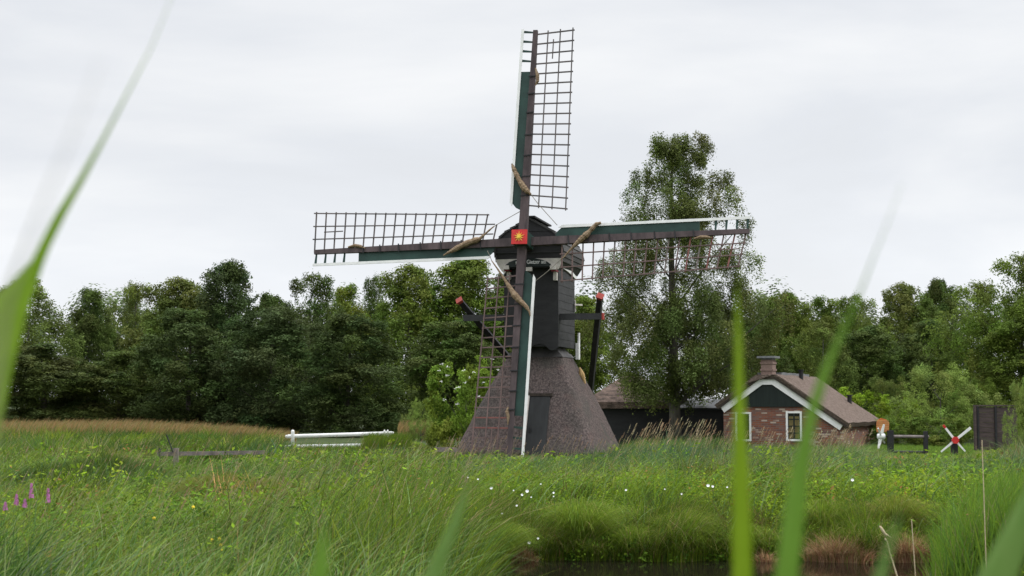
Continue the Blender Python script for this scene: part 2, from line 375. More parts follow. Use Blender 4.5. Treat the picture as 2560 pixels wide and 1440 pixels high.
# horizontal board joints of the side wall, visible as slight laps
sb = MB()
for k in range(11):
    z0 = BZ0 + k*(BZ1-BZ0)/11
    sb.add([(BX+.003,BY0,z0+.0),(BX+.013,BY0,z0),(BX+.013,BY1,z0),(BX+.003,BY1,z0),(BX+.003,BY0,z0+.225),(BX+.008,BY0,z0+.225),(BX+.008,BY1,z0+.225),(BX+.003,BY1,z0+.225)], [(0,1,2,3),(4,5,6,7),(0,1,5,4),(1,2,6,5),(2,3,7,6)])
sb.build('side_boarding', M['greyboard'], mill)  # grey lighter than the front boards: light on the right side put into colour
MB().beam((BX+.10, BY1+.05, 3.1), (BX+.10, BY1+.05, 3.62), .10, .22, (0,1,0)).beam((BX+.12, BY1+.12, 3.6),(BX+.12, BY1+.12, 3.95), .05,.12,(0,1,0)).build('stair_board', M['white'], mill)
zc = 4.42+.2
MB().beam((BX+.05,BY1-.1,zc),(BX+.05,BY1-.1,zc+.36),.03,.05,(0,1,0)).beam((BX+.05,BY1-.22,zc+.22),(BX+.24,BY1+.06,zc+.22),.03,.05).build('wall_bracket', M['oldwhite'], mill)
# white ogee strip under the cap, on the side
st = []
for k in range(9):
    t_ = k/8; st.append((BY0+.0+t_*2.55, 6.0-.04-.22*t_**1.3 + .06*math.sin(t_*math.pi)))
pl = [(a, b) for a, b in st] + [(a, b-.10-.03*math.sin(i/8*3.1)) for i, (a, b) in list(enumerate(st))[::-1]]
MB().prism(pl, lambda u, v, w: (BX+.03+w, u, v), .03).build('side_trim', M['white'], mill)
# cap
CF, CB = -1.56, 1.72
outl = [ml(px, py, CF) for px, py in ((1320,544),(1290,563),(1262,580),(1248,594),(1239,612),(1236,632),(1242,655),(1256,672))]
half = [(abs(x), z) for x, z in outl]; half[0] = (0.0, half[0][1])
CZB = half[-1][1]
full = [(-x, z) for x, z in half] + [(x, z) for x, z in half[:0:-1]]
full_cap = [(-x, z) for x, z in half[::-1]] + [(x, z) for x, z in half[1:]]
cap = MB()
back_k = .97
# each facet is made of lapped boards running front to back
for i in range(len(full_cap)-1):
    (x0, z0), (x1, z1) = full_cap[i], full_cap[i+1]
    nn = max(1, int(round(math.dist((x0,z0),(x1,z1))/.19)))
    dx, dz = x1-x0, z1-z0; ln = math.hypot(dx, dz); nx_, nz_ = -dz/ln, dx/ln
    for k in range(nn):
        a, b_ = k/nn, (k+1)/nn
        lo, hi = (.028, .0) if (z1 > z0) else (0., .028)
        pa = (x0+dx*a, z0+dz*a); pb = (x0+dx*b_, z0+dz*b_)
        A = (pa[0]+nx_*lo, pa[1]+nz_*lo); B = (pb[0]+nx_*hi, pb[1]+nz_*hi)
        def bk(p): return (p[0]*back_k, CB, CZB + (p[1]-CZB)*.955)
        vs = [(A[0],CF-.05,A[1]),(B[0],CF-.05,B[1]),bk(B),bk(A),(pa[0]-nx_*.04,CF-.05,pa[1]-nz_*.04),(pb[0]-nx_*.04,CF-.05,pb[1]-nz_*.04),bk((pb[0]-nx_*.04,pb[1]-nz_*.04)),bk((pa[0]-nx_*.04,pa[1]-nz_*.04))]
        cap.add(vs, [(0,1,2,3),(7,6,5,4),(0,4,5,1),(1,5,6,2),(2,6,7,3),(3,7,4,0)])
cap.build('cap_roof', M['cap'], mill)
zt = half[0][1]
MB().beam((0.02,CF-.02,zt+.03),(0.02,CB-.95,CZB+(zt-CZB)*.968+.04),.34,.05).build('ridge_board', M['tar'], mill)
MB().prism([(x*.97, CZB+(z-CZB)*.98) for x, z in full_cap], lambda u, v, w: (u, CF+w, v), .08).build('front_gable', M['tar'], mill)
MB().prism([(x*.95, CZB+(z-CZB)*.93) for x, z in full_cap], lambda u, v, w: (u, CB-.1+w, v), .08).build('rear_gable', M['tar'], mill)
MB().box(-.7,.7,CF+.1,CB-.12,CZB+.02,CZB+.07).build('cap_floor', M['tar'], mill)
# lapped boards of the gable (right of the shaft)
gb = MB()
for z in (6.28, 6.5, 6.72, 6.94):
    xm = np.interp(z, [p[1] for p in half[::-1]], [p[0] for p in half[::-1]])*.95
    gb.box(-xm, xm, CF-.025, CF-.003, z, z+.03)
gb.build('gable_laps', M['greyboard'], mill)
# cream panel, name board, corbels
a0 = ml(1245, 650, CF-.02); a1 = ml(1258, 682, CF-.02)
zt_, zb_ = a0[1]+.02, 5.80
for pp_ in (((1238,649),(1312,647),(1285,653),(1267,662),(1266,676),(1262,684),(1255,679),(1245,664)), ((1335,646),(1403,645),(1401,664),(1396,673),(1381,677),(1376,664),(1358,652))):
    MB().prism([ml(px, py, CF-.05) for px, py in pp_], lambda u, v, w: (u, CF-.035-w, v), .03).build('cream_panel', M['oldwhite'], mill)
bx0, bz0 = ml(1264, 668, CF-.1); bx1, _ = ml(1377, 668, CF-.1); zA = ml(1320, 647, CF-.1)[1]
arc = [(bx0, bz0), (bx0, bz0+.05)]
for k in range(13):
    t_ = k/12; arc.append((bx0+(bx1-bx0)*t_, bz0+.06+(zA+.02-bz0-.06)*math.sin(math.pi*t_)**.6))
arc += [(bx1, bz0+.05), (bx1, bz0)]
MB().prism(arc, lambda u, v, w: (u, CF-.075-w, v), .05).build('name_board', M['gablegreen'], mill)
def text(body, x, z, y, size, mat_, parent, name='lettering', flip=False):
    cu = bpy.data.curves.new(name, 'FONT'); cu.body = body; cu.size = size; cu.extrude = .006; cu.align_x = 'LEFT'; cu.space_character = .95
    o = bpy.data.objects.new(name, cu); COL.objects.link(o)
    bpy.context.view_layer.update()
    me = bpy.data.meshes.new_from_object(o.evaluated_get(bpy.context.evaluated_depsgraph_get())); bpy.data.objects.remove(o)
    me.materials.append(mat_)
    me.transform(Matrix.Translation((x, y, z)) @ Matrix.Rotation(math.pi/2, 4, 'X') @ Matrix.Diagonal((.82,1,1,1)))
    q = bpy.data.objects.new(name, me); COL.objects.link(q); q.parent = parent; return q
tx, tz = ml(1318, 659.5, CF-.13); text('Gietzer ao:', tx-.02, tz+.0, CF-.134, .175, M['white'], mill)
tx, tz = ml(1289, 660.5, CF-.13); text('m', tx, tz, CF-.134, .175, M['white'], mill)
for px, py0, py1 in ((1266, 664, 697), (1323, 668, 683), (1383, 664, 699)):
    x, z1 = ml(px, py0, CF-.1); _, z0 = ml(px, py1, CF-.1)
    cb_ = MB(); cb_.box(x-.09, x+.09, CF-.16, CF-.03, z1-.12, z1)
    cb_.build('corbel', M['oldwhite'], mill)
    if py1 > 690:
        MB().box(x-.075, x+.075, CF-.09, CF+.3, z1-.165, z1-.125).build('corbel_band', M['darkred'], mill)
        MB().box(x-.055, x+.055, CF+.14, CF+.30, z0, z1-.18).box(x-.04,x+.04,CF+.12,CF+.14,z0+.04,z0+.14).box(x-.04,x+.04,CF+.12,CF+.14,z0+.19,z0+.27).build('corbel_drop', M['oldwhite'], mill)
# tail beams
def lp(px, py, ly): x, z = ml(px, py, ly); return Vector((x, ly, z))
YS = -.98
pL, pR = lp(1160, 796, YS), lp(1506, 790, YS); pL.z = pR.z = (pL.z+pR.z)/2
sp = MB().beam(pL, pR, .17, .19).build('cross_beam', M['greyboard'], mill)
MB().beam(pR+Vector((-.005,0,0)), pR+Vector((.045,0,0)), .185, .205).build('beam_cap', M['oldred'], sp)
foot = Vector((.35, 5.2, .25))
for px, py in ((1151, 754), (1500, 744)):
    top = lp(px, py, YS+.32)
    br_ = MB().beam(top, foot, .16, .17, (0,1,0)).build('tail_brace', M['blackwood'], mill)
    dd = (foot-top).normalized()
    MB().beam(top-dd*.09, top+dd*.01, .22, .21, (0,1,0), .17, .18).build('beam_cap', M['oldred'], br_)
MB().beam((.35,1.2,3.6),(.35,5.3,.3),.2,.24).build('tail_pole', M['blackwood'], mill)
# windshaft head
MI = mill.matrix_world
C = Vector((.345, 47.85, 6.578))                          # where the stocks cross, world
nF = Vector((-math.sin(TH)*math.cos(TAU), -math.cos(TH)*math.cos(TAU), math.sin(TAU)))   # towards the viewer
eR = EX.copy(); eU = Vector((math.sin(TH)*math.sin(TAU), math.cos(TH)*math.sin(TAU), math.cos(TAU)))
def W2L(P): v = P - O; return Vector((v.dot(EX), v.dot(EY), v.z))
def hb(mb_, u0, u1, v0, v1, w0, w1):
    vs = [W2L(C + eR*u + eU*v + nF*w) for w in (w0, w1) for u, v in ((u0,v0),(u1,v0),(u1,v1),(u0,v1))]
    return mb_.add(vs, [(0,1,2,3),(7,6,5,4),(0,4,5,1),(1,5,6,2),(2,6,7,3),(3,7,4,0)])
hub = hb(MB(), -.22,.22,-.20,.21,-.36,.53).build('windshaft_head', M['green'], mill)
hb(MB(), -.235,.235,-.215,.225,.50,.56).build('face_plate', M['red'], hub)
star = []
for k in range(20):
    a = math.pi*2*k/20 + math.pi/2; r = (.175 if k % 4 == 0 else .15) if k % 2 == 0 else .052
    star.append((r*math.cos(a), r*math.sin(a)+.005))
MB().prism(star, lambda u, v, w: W2L(C + eR*u + eU*v + nF*(.563+w)), .02).build('star', M['yellow'], hub)
hb(MB(), -.045,.045,-.04,.05,.58,.61).build('star_boss', M['yellow'], hub)
MB().tube([W2L(C-nF*.35), W2L(C-nF*1.9)], .19, 14).build('windshaft', M['stock'], mill)
# sails
LV, LH = 6.60, 6.73
corners = {   # lattice corners in the photo: inner@stock, inner@outer, tip@outer, tip@stock
 0: ((1325,512),(1414,521),(1432,74),(1345,85)),
 1: ((1404,612),(1404,702),(1845,665),(1866,590)),
 2: ((1292,687),(1219,697),(1179,1119),(1272,1122)),
 3: ((1204,606),(1218,537),(790,533),(785,629)),
}
cloth = {     # furled cloth: (photo px, radius)
 0: [((1283,413),.03),((1287,424),.075),((1295,442),.10),((1305,460),.11),((1314,474),.13),((1324,484),.09),((1331,490),.03)],
 1: [((1505,560),.05),((1493,564),.085),((1480,578),.10),((1466,592),.12),((1452,604),.10),((1440,616),.07),((1428,628),.045),((1414,644),.03),((1404,653),.02)],
 2: [((1233,655),.02),((1248,676),.035),((1264,700),.05),((1278,722),.09),((1290,740),.13),((1304,755),.115),((1318,768),.085),((1327,782),.04),((1329,793),.02)],
 3: [((1112,642),.02),((1124,635),.06),((1140,627),.09),((1158,617),.115),((1176,609),.12),((1192,604),.12),((1203,600),.07),((1214,590),.045),((1230,576),.03),((1240,568),.02)],
}
ropes = {0: ((1331,490),(1350,515),(1396,566)), 1: ((1404,653),(1370,683),(1333,712)), 2: ((1222,630),(1228,642),(1233,655)), 3: ((1240,568),(1275,548),(1305,531))}
tipcloth = {0: ((1340,172),(1345,190),(1345,205),(1340,215)), 1: ((1735,598),(1752,594),(1768,594),(1780,596)), 2: ((1272,1018),(1269,1030),(1272,1042),(1271,1062)), 3: ((872,619),(889,615),(903,617),(915,622))}
for i in range(4):
    a = (PH1 if i % 2 == 0 else PH2) + i*math.pi/2
    eL = (eU*math.cos(a) + eR*math.sin(a)).normalized()
    eT = (eR*math.cos(a) - eU*math.sin(a)).normalized()          # clockwise side = lattice side
    off = .10 if i % 2 == 0 else -.17                              # the two stocks pass one behind the other
    Lr = LV if i % 2 == 0 else LH
    C0 = C + nF*off
    def S(r, t_, n_=0.): return W2L(C0 + eL*r + eT*t_ + nF*n_)
    def rt(px, py):
        P = hit(px, py, C0, nF) - C0; return P.dot(eL), P.dot(eT)
    upn = (W2L(C0+nF)-W2L(C0))
    sail = MB().beam(S(-.0,0), S(Lr,0), .26, .20, upn, .135, .11).build('sail', M['stock'], mill)
    # cleats along the stock
    for r in (1.35,1.95,2.6,3.25,3.95,4.55,5.1):
        hw = .13-.06*r/Lr
        MB().beam(S(r,-hw-.03,.09), S(r+.02,hw+.03,.09), .035, .03, upn).build('cleat', M['blackwood'], sail)
    c4 = [rt(*p) for p in corners[i]]
    ntr = 18
    lat = MB()
    nb_ = -.05
    for k in range(ntr):
        q = k/(ntr-1)
        r0 = c4[0][0]*(1-q)+c4[3][0]*q; r1 = c4[1][0]*(1-q)+c4[2][0]*q; t1 = c4[1][1]*(1-q)+c4[2][1]*q
        if i == 3 and k == 0:      # this sail has its shorter first bar inside the outer lath
            pass
        if (i == 2 and k in (14, 15)) or (i == 1 and k in (12, 14, 16)):
            MB().beam(S(r0, .0, nb_), S(r1+(r1-r0)*.04, t1*1.04, nb_), .042, .035, upn).build('painted_lath', M['lathred'], sail); continue
        if i == 1 and k in (5, 10, 13):
            MB().beam(S(r0, .0, nb_), S(r1+(r1-r0)*.04, t1*1.04, nb_), .042, .035, upn).build('pale_lath', M['weather'], sail); continue
        lat.beam(S(r0, .0, nb_), S(r1+(r1-r0)*.04, t1*1.04, nb_), .038, .035, upn)
    if i == 3:
        r0, t0 = rt(1230,602); r1, t1 = rt(1241,560); lat.beam(S(r0,0,nb_), S(r1,t1,nb_), .038,.035,upn)
    for j, fr_ in enumerate((.335, .665, 1.0)):
        ext_i = -.06
        if i == 3 and j < 2: ext_i = -.30
        A = (c4[0][0]*(1-fr_)+c4[1][0]*fr_ + ext_i, c4[1][1]*fr_); B = (c4[3][0]*(1-fr_)+c4[2][0]*fr_+.07, c4[2][1]*fr_)
        lat.beam(S(A[0],A[1],nb_+.033), S(B[0],B[1],nb_+.033), .034, .032, upn)
    rr = Lr-.62; tt = c4[2][1]*.50
    lat.beam(S(rr-.30,tt,nb_+.06), S(rr+.32,tt,nb_+.06), .03, .03, upn)
    if i == 1:
        MB_ = None
    lat.build('lattice', M['lattice'] if i in (0,3) else M['lattice2'], sail)
    # wind board (green) and its white edge
    g0, g1 = 1.02, 5.28
    def pr(poly, z0, dz): return MB().prism(poly, lambda u, v, w: S(u, v, z0+w), dz)
    gbd = pr([(g0-.10,-.115),(g1,-.085),(g1,-.375),(g0+.12,-.40),(g0-.02,-.28)], -.03, .03).build('wind_board', M['green'], sail)
    for r in [Lr-.06, Lr-.37, Lr-.68, Lr-.99]: MB().beam(S(r,-.05,-.02), S(r+.03,-.40,-.02), .045, .03, upn, .075, .03).build('batten', M['green'], sail)
    pr([(g0+.12,-.385),(Lr+.04,-.365),(Lr+.04,-.445),(g0+.14,-.47),(g0+.02,-.40)], .004, .03).build('edge_board', M['white'], sail)
    # furled cloth + rope
    pts = []; rad = []
    for (px, py), r_ in cloth[i]:
        u, v = rt(px, py); pts.append(S(u, v, .17)); rad.append(r_)
    # resample with lumps
    PP = []; RR = []
    for k in range(len(pts)-1):
        for j in range(4):
            q = j/4; PP.append(pts[k].lerp(pts[k+1], q)); RR.append((rad[k]*(1-q)+rad[k+1]*q)*random.uniform(.82,1.15)*.95)
    PP.append(pts[-1]); RR.append(rad[-1]*.7)
    cl_ = MB().tube(PP, RR, 9, flat=.8).build('furled_cloth', M['canvas'], sail)
    rp_ = [S(*rt(*p), .17) for p in ropes[i]]
    MB().tube(rp_, .011, 5).build('rope', M['rope'], sail)
    tp = [S(*rt(*p), .07) for p in tipcloth[i]]
    MB().tube(tp, [.03,.07,.065,.02], 7, flat=.8).build('tied_cloth_end', M['canvas'], sail)
rp_ = [W2L(C), ]

# ------------------------------------------------------------------ brick cottage
HT = R(23); HO = at(1925, 1005, 61.0); HO = Vector((HO.x, 61.0, 0)); HX = Vector((math.cos(HT), -math.sin(HT), 0)); HY = Vector((math.sin(HT), math.cos(HT), 0))
house = empty('brick_cottage', HO, -HT, label='low brick cottage with thatched roof, white bargeboards and dark green gable', cat='cottage')
def hl(px, py, ly=0.): P = hit(px, py, HO + HY*ly, HY) - HO; return P.dot(HX), P.z
wl, _ = hl(1809, 1060); wr, _ = hl(2104, 1060)
zt_ = hl(1925, 1017)[1]
eL_ = hl(1804, 1019); pkL = hl(1900, 948); pkR = hl(1939, 948); eR_ = hl(2109, 1062)
HD = 6.6
wallp = [(wl, -.1), (wr, -.1), (wr, eR_[1]-.02), (pkR[0]-.15, pkR[1]-.16), (pkL[0]+.15, pkL[1]-.16), (wl, eL_[1]-.02)]
walls = MB().prism(wallp, lambda u, v, w: (u, w, v), HD).build('brick_walls', M['brick'], house)
def xat(z, A, B): return A[0] + (B[0]-A[0])*(z-A[1])/(B[1]-A[1])
gz0 = zt_
gp = [(xat(gz0, eL_, pkL)+.12, gz0), (xat(gz0, eR_, pkR)-.12, gz0), (pkR[0]-.05, pkR[1]-.14), (pkL[0]+.05, pkL[1]-.14)]
MB().prism(gp, lambda u, v, w: (u, -.06+w, v), .055).build('gable_boarding', M['gablegreen'], house)
def thick(pts, d_):
    """offset copy of polyline (u,v) downwards along its normal"""
    outp = []
    for i, p in enumerate(pts):
        a = Vector(pts[max(i-1,0)]); b_ = Vector(pts[min(i+1,len(pts)-1)]); t_ = (b_-a).normalized(); n_ = Vector((t_.y, -t_.x))
        outp.append((p[0]+n_.x*d_, p[1]+n_.y*d_))
    return outp
prof = [eL_, pkL, pkR, eR_]
low = thick(prof, .235)
MB().prism(prof + low[::-1], lambda u, v, w: (u, -.12+w, v), .055).build('bargeboard', M['white'], house)
# thatched roof: thick slab over the profile, behind the bargeboard
up_ = thick([(eL_[0]-.10, eL_[1]-.07), pkL, pkR, (eR_[0]+.12, eR_[1]-.09)], -.20)
lo_ = [(eL_[0]-.10, eL_[1]-.07), pkL, pkR, (eR_[0]+.12, eR_[1]-.09)]
rf = MB(); ns = 22; ring = []
def sub(pts, m=9):
    o_ = []
    for i in range(len(pts)-1):
        for k in range(m): q = k/m; o_.append((pts[i][0]*(1-q)+pts[i+1][0]*q, pts[i][1]*(1-q)+pts[i+1][1]*q))
    return o_ + [pts[-1]]
pu, pl_ = sub(up_), sub(lo_); loop = pu + pl_[::-1]; n = len(loop); vs = []
for k in range(ns+1):
    y = -.155 + (HD+.25)*k/ns
    vs += [(u + random.uniform(-.006,.006), y - (.10 if i < len(pu) and k == 0 else 0), v + random.uniform(-.008,.008) + .012*math.sin(y*3+u*2)) for i, (u, v) in enumerate(loop)]
fs = [(k*n+i, k*n+(i+1)%n, (k+1)*n+(i+1)%n, (k+1)*n+i) for k in range(ns) for i in range(n)]
fs += [tuple(range(n))[::-1], tuple(ns*n+i for i in range(n))]
roof = rf.add(vs, fs).build('thatched_roof', M['thatch2'], house)
tl = thick([(eL_[0]-.10, eL_[1]-.07), pkL, pkR, (eR_[0]+.12, eR_[1]-.09)], -.19)
MB().prism(thick(lo_, -.005) + tl[::-1], lambda u, v, w: (u, -.20+w, v), .05).build('verge_edge', M['thatchedge'], roof)
zr = up_[1][1]; mb = MB()
for k in range(6):
    y = 1.0 + k*.8; mb.beam((pkL[0]+.12, y, zr+.03-.006*(k%2)), (pkL[0]+.12, y+.84, zr+.045-.006*(k%2)), pkR[0]-pkL[0]+.35, .12)
mb.build('ridge_cap', M['lead'], roof)
cx = (pkL[0]+pkR[0])/2-.10
cl_, ct_ = hl(1903, 900, .3); cr_, _ = hl(1939, 900, .3); zc0 = pkL[1]-.1
cl_ += .05; cr_ -= .05; ch = MB().box(cl_+.01, cr_-.01, .0, .58, zc0, ct_+.0); 
for zz_ in (zc0+.42, zc0+.68): ch.box(cl_-.02, cr_+.02, -.03, .61, zz_, zz_+.07)
chim = ch.build('chimney', M['chimneybrick'], roof)
MB().box(cl_-.12, cr_+.12, -.12, .70, ct_+.06, ct_+.14).box(cl_+.02, cr_-.02, .03, .55, ct_, ct_+.06).build('chimney_cap', M['lead'], chim)
x_, z_ = hl(2003, 950, 3.2); _, zt2 = hl(2003, 926, 3.2)
MB().tube([(x_,3.2,z_-.5),(x_,3.2,zt2)], .085, 10).tube([(x_,3.2,zt2-.02),(x_,3.2,zt2+.03)], .12, 10).build('stovepipe', M['blackwood'], roof)
x_, z_ = hl(2127, 1010, 5.6); _, zt2 = hl(2127, 990, 5.6)
MB().tube([(x_-.05,5.6,z_-.6),(x_-.05,5.6,zt2)], .09, 10).tube([(x_-.05,5.6,zt2),(x_-.05,5.6,zt2+.05)], .13, 10).build('stovepipe', M['blackwood'], roof)
for x0, x1 in ((1839, 1879), (1965, 2006)):
    a, zt3 = hl(x0, 1030 if x0 < 1900 else 1028); b_, zb3 = hl(x1, 1103)
    fr_ = MB(); t3 = .075
    fr_.box(a,a+t3,-.05,.0,zb3,zt3).box(b_-t3,b_,-.05,.0,zb3,zt3).box(a+t3,b_-t3,-.05,.0,zt3-t3,zt3).box(a+t3,b_-t3,-.05,.0,zb3,zb3+t3)
    win = fr_.build('window', M['white'], house)
    MB().box(a+t3,b_-t3,-.012,-.004,zb3+t3,zt3-t3).build('pane', M['glass'], win)
    if x0 > 1900:
        c_ = MB(); mid = (a+b_)/2
        c_.box(a+t3+.03,mid-.03,-.018,-.013,zb3+t3+.03,zt3-t3-.12); c_.box(mid+.03,b_-t3-.03,-.018,-.013,zb3+t3+.03,zt3-t3-.12)
        c_.build('curtain', M['curtain'], win)
    mu_ = MB(); mid = (a+b_)/2
    mu_.box(mid-.02,mid+.02,-.035,-.019,zb3+t3,zt3-t3)
    for q in (.27,.5,.73): zq = zb3+(zt3-zb3)*q; mu_.box(a+t3,mid-.02,-.033,-.019,zq-.018,zq+.018).box(mid+.02,b_-t3,-.033,-.019,zq-.018,zq+.018)
    mu_.build('glazing_bars', M['gablegreen'], win)
# red object by the back corner of the cottage
P = at(2156, 1108, 66.5)
MB().tube([(P.x-.12,P.y,0),(P.x-.10,P.y,.35),(P.x,P.y,.55),(P.x-.08,P.y,.8)], [.05,.10,.13,.06], 8).tube([(P.x-.05,P.y,.15),(P.x+.14,P.y,.3),(P.x+.12,P.y,.55)], [.03,.05,.03], 6).build('red_object', M['red'], label='narrow red upright object standing at the back corner of the brick cottage', cat='garden pump')

# ------------------------------------------------------------------ thatched barn and dark shed
BT = R(6); A = at(1585, 1018, 66); BO = Vector((A.x, 66, 0)); 
barn = empty('thatched_barn', BO, -BT, label='black boarded barn with thatched hipped roof behind the big birch', cat='barn')
def bl(px, py, ly=0.):
    Xv = Vector((math.cos(BT), -math.sin(BT), 0)); Yv = Vector((math.sin(BT), math.cos(BT), 0)); P = hit(px, py, BO+Yv*ly, Yv)-BO; return P.dot(Xv), P.z
x0, z0 = bl(1480, 1020); x1, _ = bl(1672, 1020); ze = z0
MB().box(x0, x1, 0, 5, -.1, ze+.15).build('boarded_walls', M['tar'], barn)
zr = bl(1580, 940, 2.5)[1]
rfb = MB(); e_ = .35
vs = [(x0-e_,-e_,ze-.02),(x1+e_,-e_,ze-.02),(x1+e_,5+e_,ze-.02),(x0-e_,5+e_,ze-.02),(x0-e_,-e_,ze+.25),(x1+e_,-e_,ze+.25),(x1+e_,5+e_,ze+.25),(x0-e_,5+e_,ze+.25),(x0+1.2,2.5,zr),(x1-1.2,2.5,zr)]
rfb.add(vs, [(0,3,2,1),(0,1,5,4),(1,2,6,5),(2,3,7,6),(3,0,4,7),(4,5,9,8),(5,6,9),(6,7,8,9),(7,4,8)])
rfb.build('thatched_roof', M['barnthatch'], barn)
A = at(1745, 1020, 65); shed = empty('boarded_shed', (A.x,65,0), -R(4), label='low black boarded shed between the birch trunk and the brick cottage', cat='shed')
w = 2560/2
x0 = (1690-1745)*65/F; x1 = (1812-1745)*65/F; ze = CAMH-(1024-HOR)*65/F
MB().box(x0,x1,0,3.2,-.1,ze).build('boarded_walls', M['tar'], shed)
MB().add([(x0-.1,-.15,ze),(x1+.05,-.15,ze),(x1+.05,3.4,ze+.35),(x0-.1,3.4,ze+.35),(x0-.1,-.15,ze+.07),(x1+.05,-.15,ze+.07),(x1+.05,3.4,ze+.42),(x0-.1,3.4,ze+.42)], [(0,3,2,1),(4,5,6,7),(0,1,5,4),(1,2,6,5),(2,3,7,6),(3,0,4,7)]).build('shed_roof', M['greyboard'], shed)

# ------------------------------------------------------------------ brown board wall at the right
A = at(2487, 1070, 57); scr = empty('board_screen', (A.x,57,0), R(4), label='brown wooden board wall with dark uprights in front of the tall tree', cat='board wall')
X0 = (2434-2487)*57/F; X1 = (2545-2487)*57/F; ztop = CAMH-(1018-HOR)*57/F
mb = MB(); nbd = 9
for k in range(nbd):
    za = -.05+(ztop+.05)*k/nbd; zb = -.05+(ztop+.05)*(k+1)/nbd
    mb.box(X0,X1,0+.006*(k%2),.06,za+.004,zb-.004)
mb.build('boards', M['shedwood'], scr)
for px in (2437, 2443.5, 2489): 
    x = (px-2487)*57/F; MB().box(x-.035,x+.035,-.06,-.002,-.05,ztop+.03).build('upright', M['blackwood'] if px > 2440 else M['shedwood'], scr)
MB().box(X0,X1,-.05,.08,ztop+.032,ztop+.08).build('top_rail', M['shedwood'], scr)

# ------------------------------------------------------------------ small wind pumps and the black fence
def gp_(px, Y): return Vector(((px-1280)*Y/F, Y, 0))
def zz(py, Y): return at(1280, py, Y).z
Y = 53
def blade(mb_, c, d_, w_, l, nrm, w2):
    a = Vector(d_).normalized(); mb_.beam(Vector(c)+a*.05, Vector(c)+a*l, w_, .02, nrm, w2, .02)
t1 = empty('toy_windmill', gp_(2222, Y), 0, label='small white windmill seen from the side with an orange tail, on a black post', cat='small windmill')
h1 = zz(1091, Y)
MB().box(-.09,.09,-.09,.09,-.05,zz(1076,Y)).build('post', M['blackwood'], t1)
cX = (2198-2222)*Y/F
mb = MB(); hb1 = MB().tube([(cX-.11,0,h1),(cX-.04,0,h1),(cX+.12,0,h1),(cX+.15,0,h1)], [.08,.10,.10,.06], 12).build('hub', M['white'], t1, True)
MB().tube([(cX+.13,0,h1),(-.05,0,h1)], .035, 8).build('shaft', M['blackwood'], t1)
for (px, py, ww) in ((2205,1061,.10),(2190,1121,.10)):
    e1 = Vector(((px-2222)*Y/F, -.10, zz(py,Y))); b0 = Vector((cX,-.02,h1))
    MB().beam(b0, e1, .13, .025, (0,1,0), .06, .02).build('blade', M['white'], t1)
MB().beam((cX,-.05,h1),((2186-2222)*Y/F,-.35,zz(1070,Y)), .05,.03,(0,1,0)).build('blade', M['white'], t1)
MB().beam((cX,.05,h1),((2214-2222)*Y/F,.35,zz(1108,Y)), .05,.03,(0,1,0)).build('blade', M['white'], t1)
pt = [(-.42,h1+.14),(-.02,h1+.14),(.0,h1+.45),(-.10,h1+.56),(-.26,h1+.60),(-.38,h1+.54),(-.42,h1+.45)]
MB().prism(pt, lambda u,v,w_: (u,.12+w_,v), .03).build('tail_vane', M['orange'], t1)
sl = MB()
for k in range(6): sl.box(-.42,-.01,.108,.118,h1+.17+.065*k,h1+.19+.065*k)
sl.build('tail_slats', M['strawtan'], t1)
t2 = empty('toy_windmill', gp_(2381, Y), 0, label='small white four-bladed windmill with red hub on a black post', cat='small windmill')
h2 = zz(1100, Y)
MB().box(-.10,.10,-.06,.10,-.05,h2+.02).build('post', M['blackwood'], t2)
MB().tube([(-.03,-.20,h2),(-.03,-.28,h2)], .125, 6).build('hub', M['red'], t2)
for px, py, ww in ((2350,1063,.07),(2418,1069,.09),(2343,1129,.05),(2403,1128,.05)):
    e1 = Vector(((px-2381)*Y/F, -.22, zz(py,Y))); b0 = Vector((-.03,-.22,h2))
    bl_ = MB().beam(b0, e1, .075, .02, (0,1,0), ww, .02).build('blade', M['white'], t2)
    if px == 2350: MB().beam(b0.lerp(e1,.82)-Vector((0,.012,0)), b0.lerp(e1,1.02)-Vector((0,.012,0)), .075,.02,(0,1,0)).build('blade_tip', M['red'], bl_)
ff = empty('wooden_fence', gp_(2300, Y), 0, label='short black wooden fence with two rails on the lawn between the small windmills', cat='fence')
q = F/Y
MB().box((2312-2300)/q-.09,(2312-2300)/q+.03,-.08,.08,-.05,zz(1078,Y)).build('post', M['blackwood'], ff)
MB().tube([((2229-2300)/q,0,zz(1091,Y)),((2318-2300)/q,0,zz(1092,Y))], .05, 8).build('rail', M['weather'], ff)
MB().tube([((2229-2300)/q,0,zz(1130,Y)),((2306-2300)/q,0,zz(1131,Y))], .05, 8).build('rail', M['blackwood'], ff)

# ------------------------------------------------------------------ white railing, grey fence, loose beam on the left
Y = 54; wf = empty('white_railing', gp_(850, Y), 0, label='thick white wooden railing with two rails standing in the long grass', cat='railing'); q = F/Y
def wx(px, c=850): return (px-c)/q
MB().tube([(wx(716),0,zz(1091,Y)),(wx(722),0,zz(1091,Y)),(wx(980),0,zz(1083,Y)),(wx(986),0,zz(1083,Y))],[.045,.066,.066,.045],10).build('rail', M['white'], wf, True)
MB().tube([(wx(714),0,zz(1117,Y)),(wx(720),0,zz(1117,Y)),(wx(980),0,zz(1112,Y)),(wx(988),0,zz(1112,Y))],[.045,.066,.066,.045],10).build('rail', M['white'], wf, True)
for px, w_ in ((735,.06),(963,.032),(971,.035)):
    MB().tube([(wx(px),-.1,-.05),(wx(px),-.1,zz(1080,Y)),(wx(px),-.1,zz(1076,Y)),(wx(px),-.1,zz(1075,Y)+.01)],[w_,w_,w_*.9,w_*.4],10).build('post', M['white'], wf, True)
Y = 41; gf = empty('wooden_fence', gp_(445, Y), 0, label='weathered grey wooden fence half sunk in grass with a thin dark rod beside its post', cat='fence'); q = F/Y
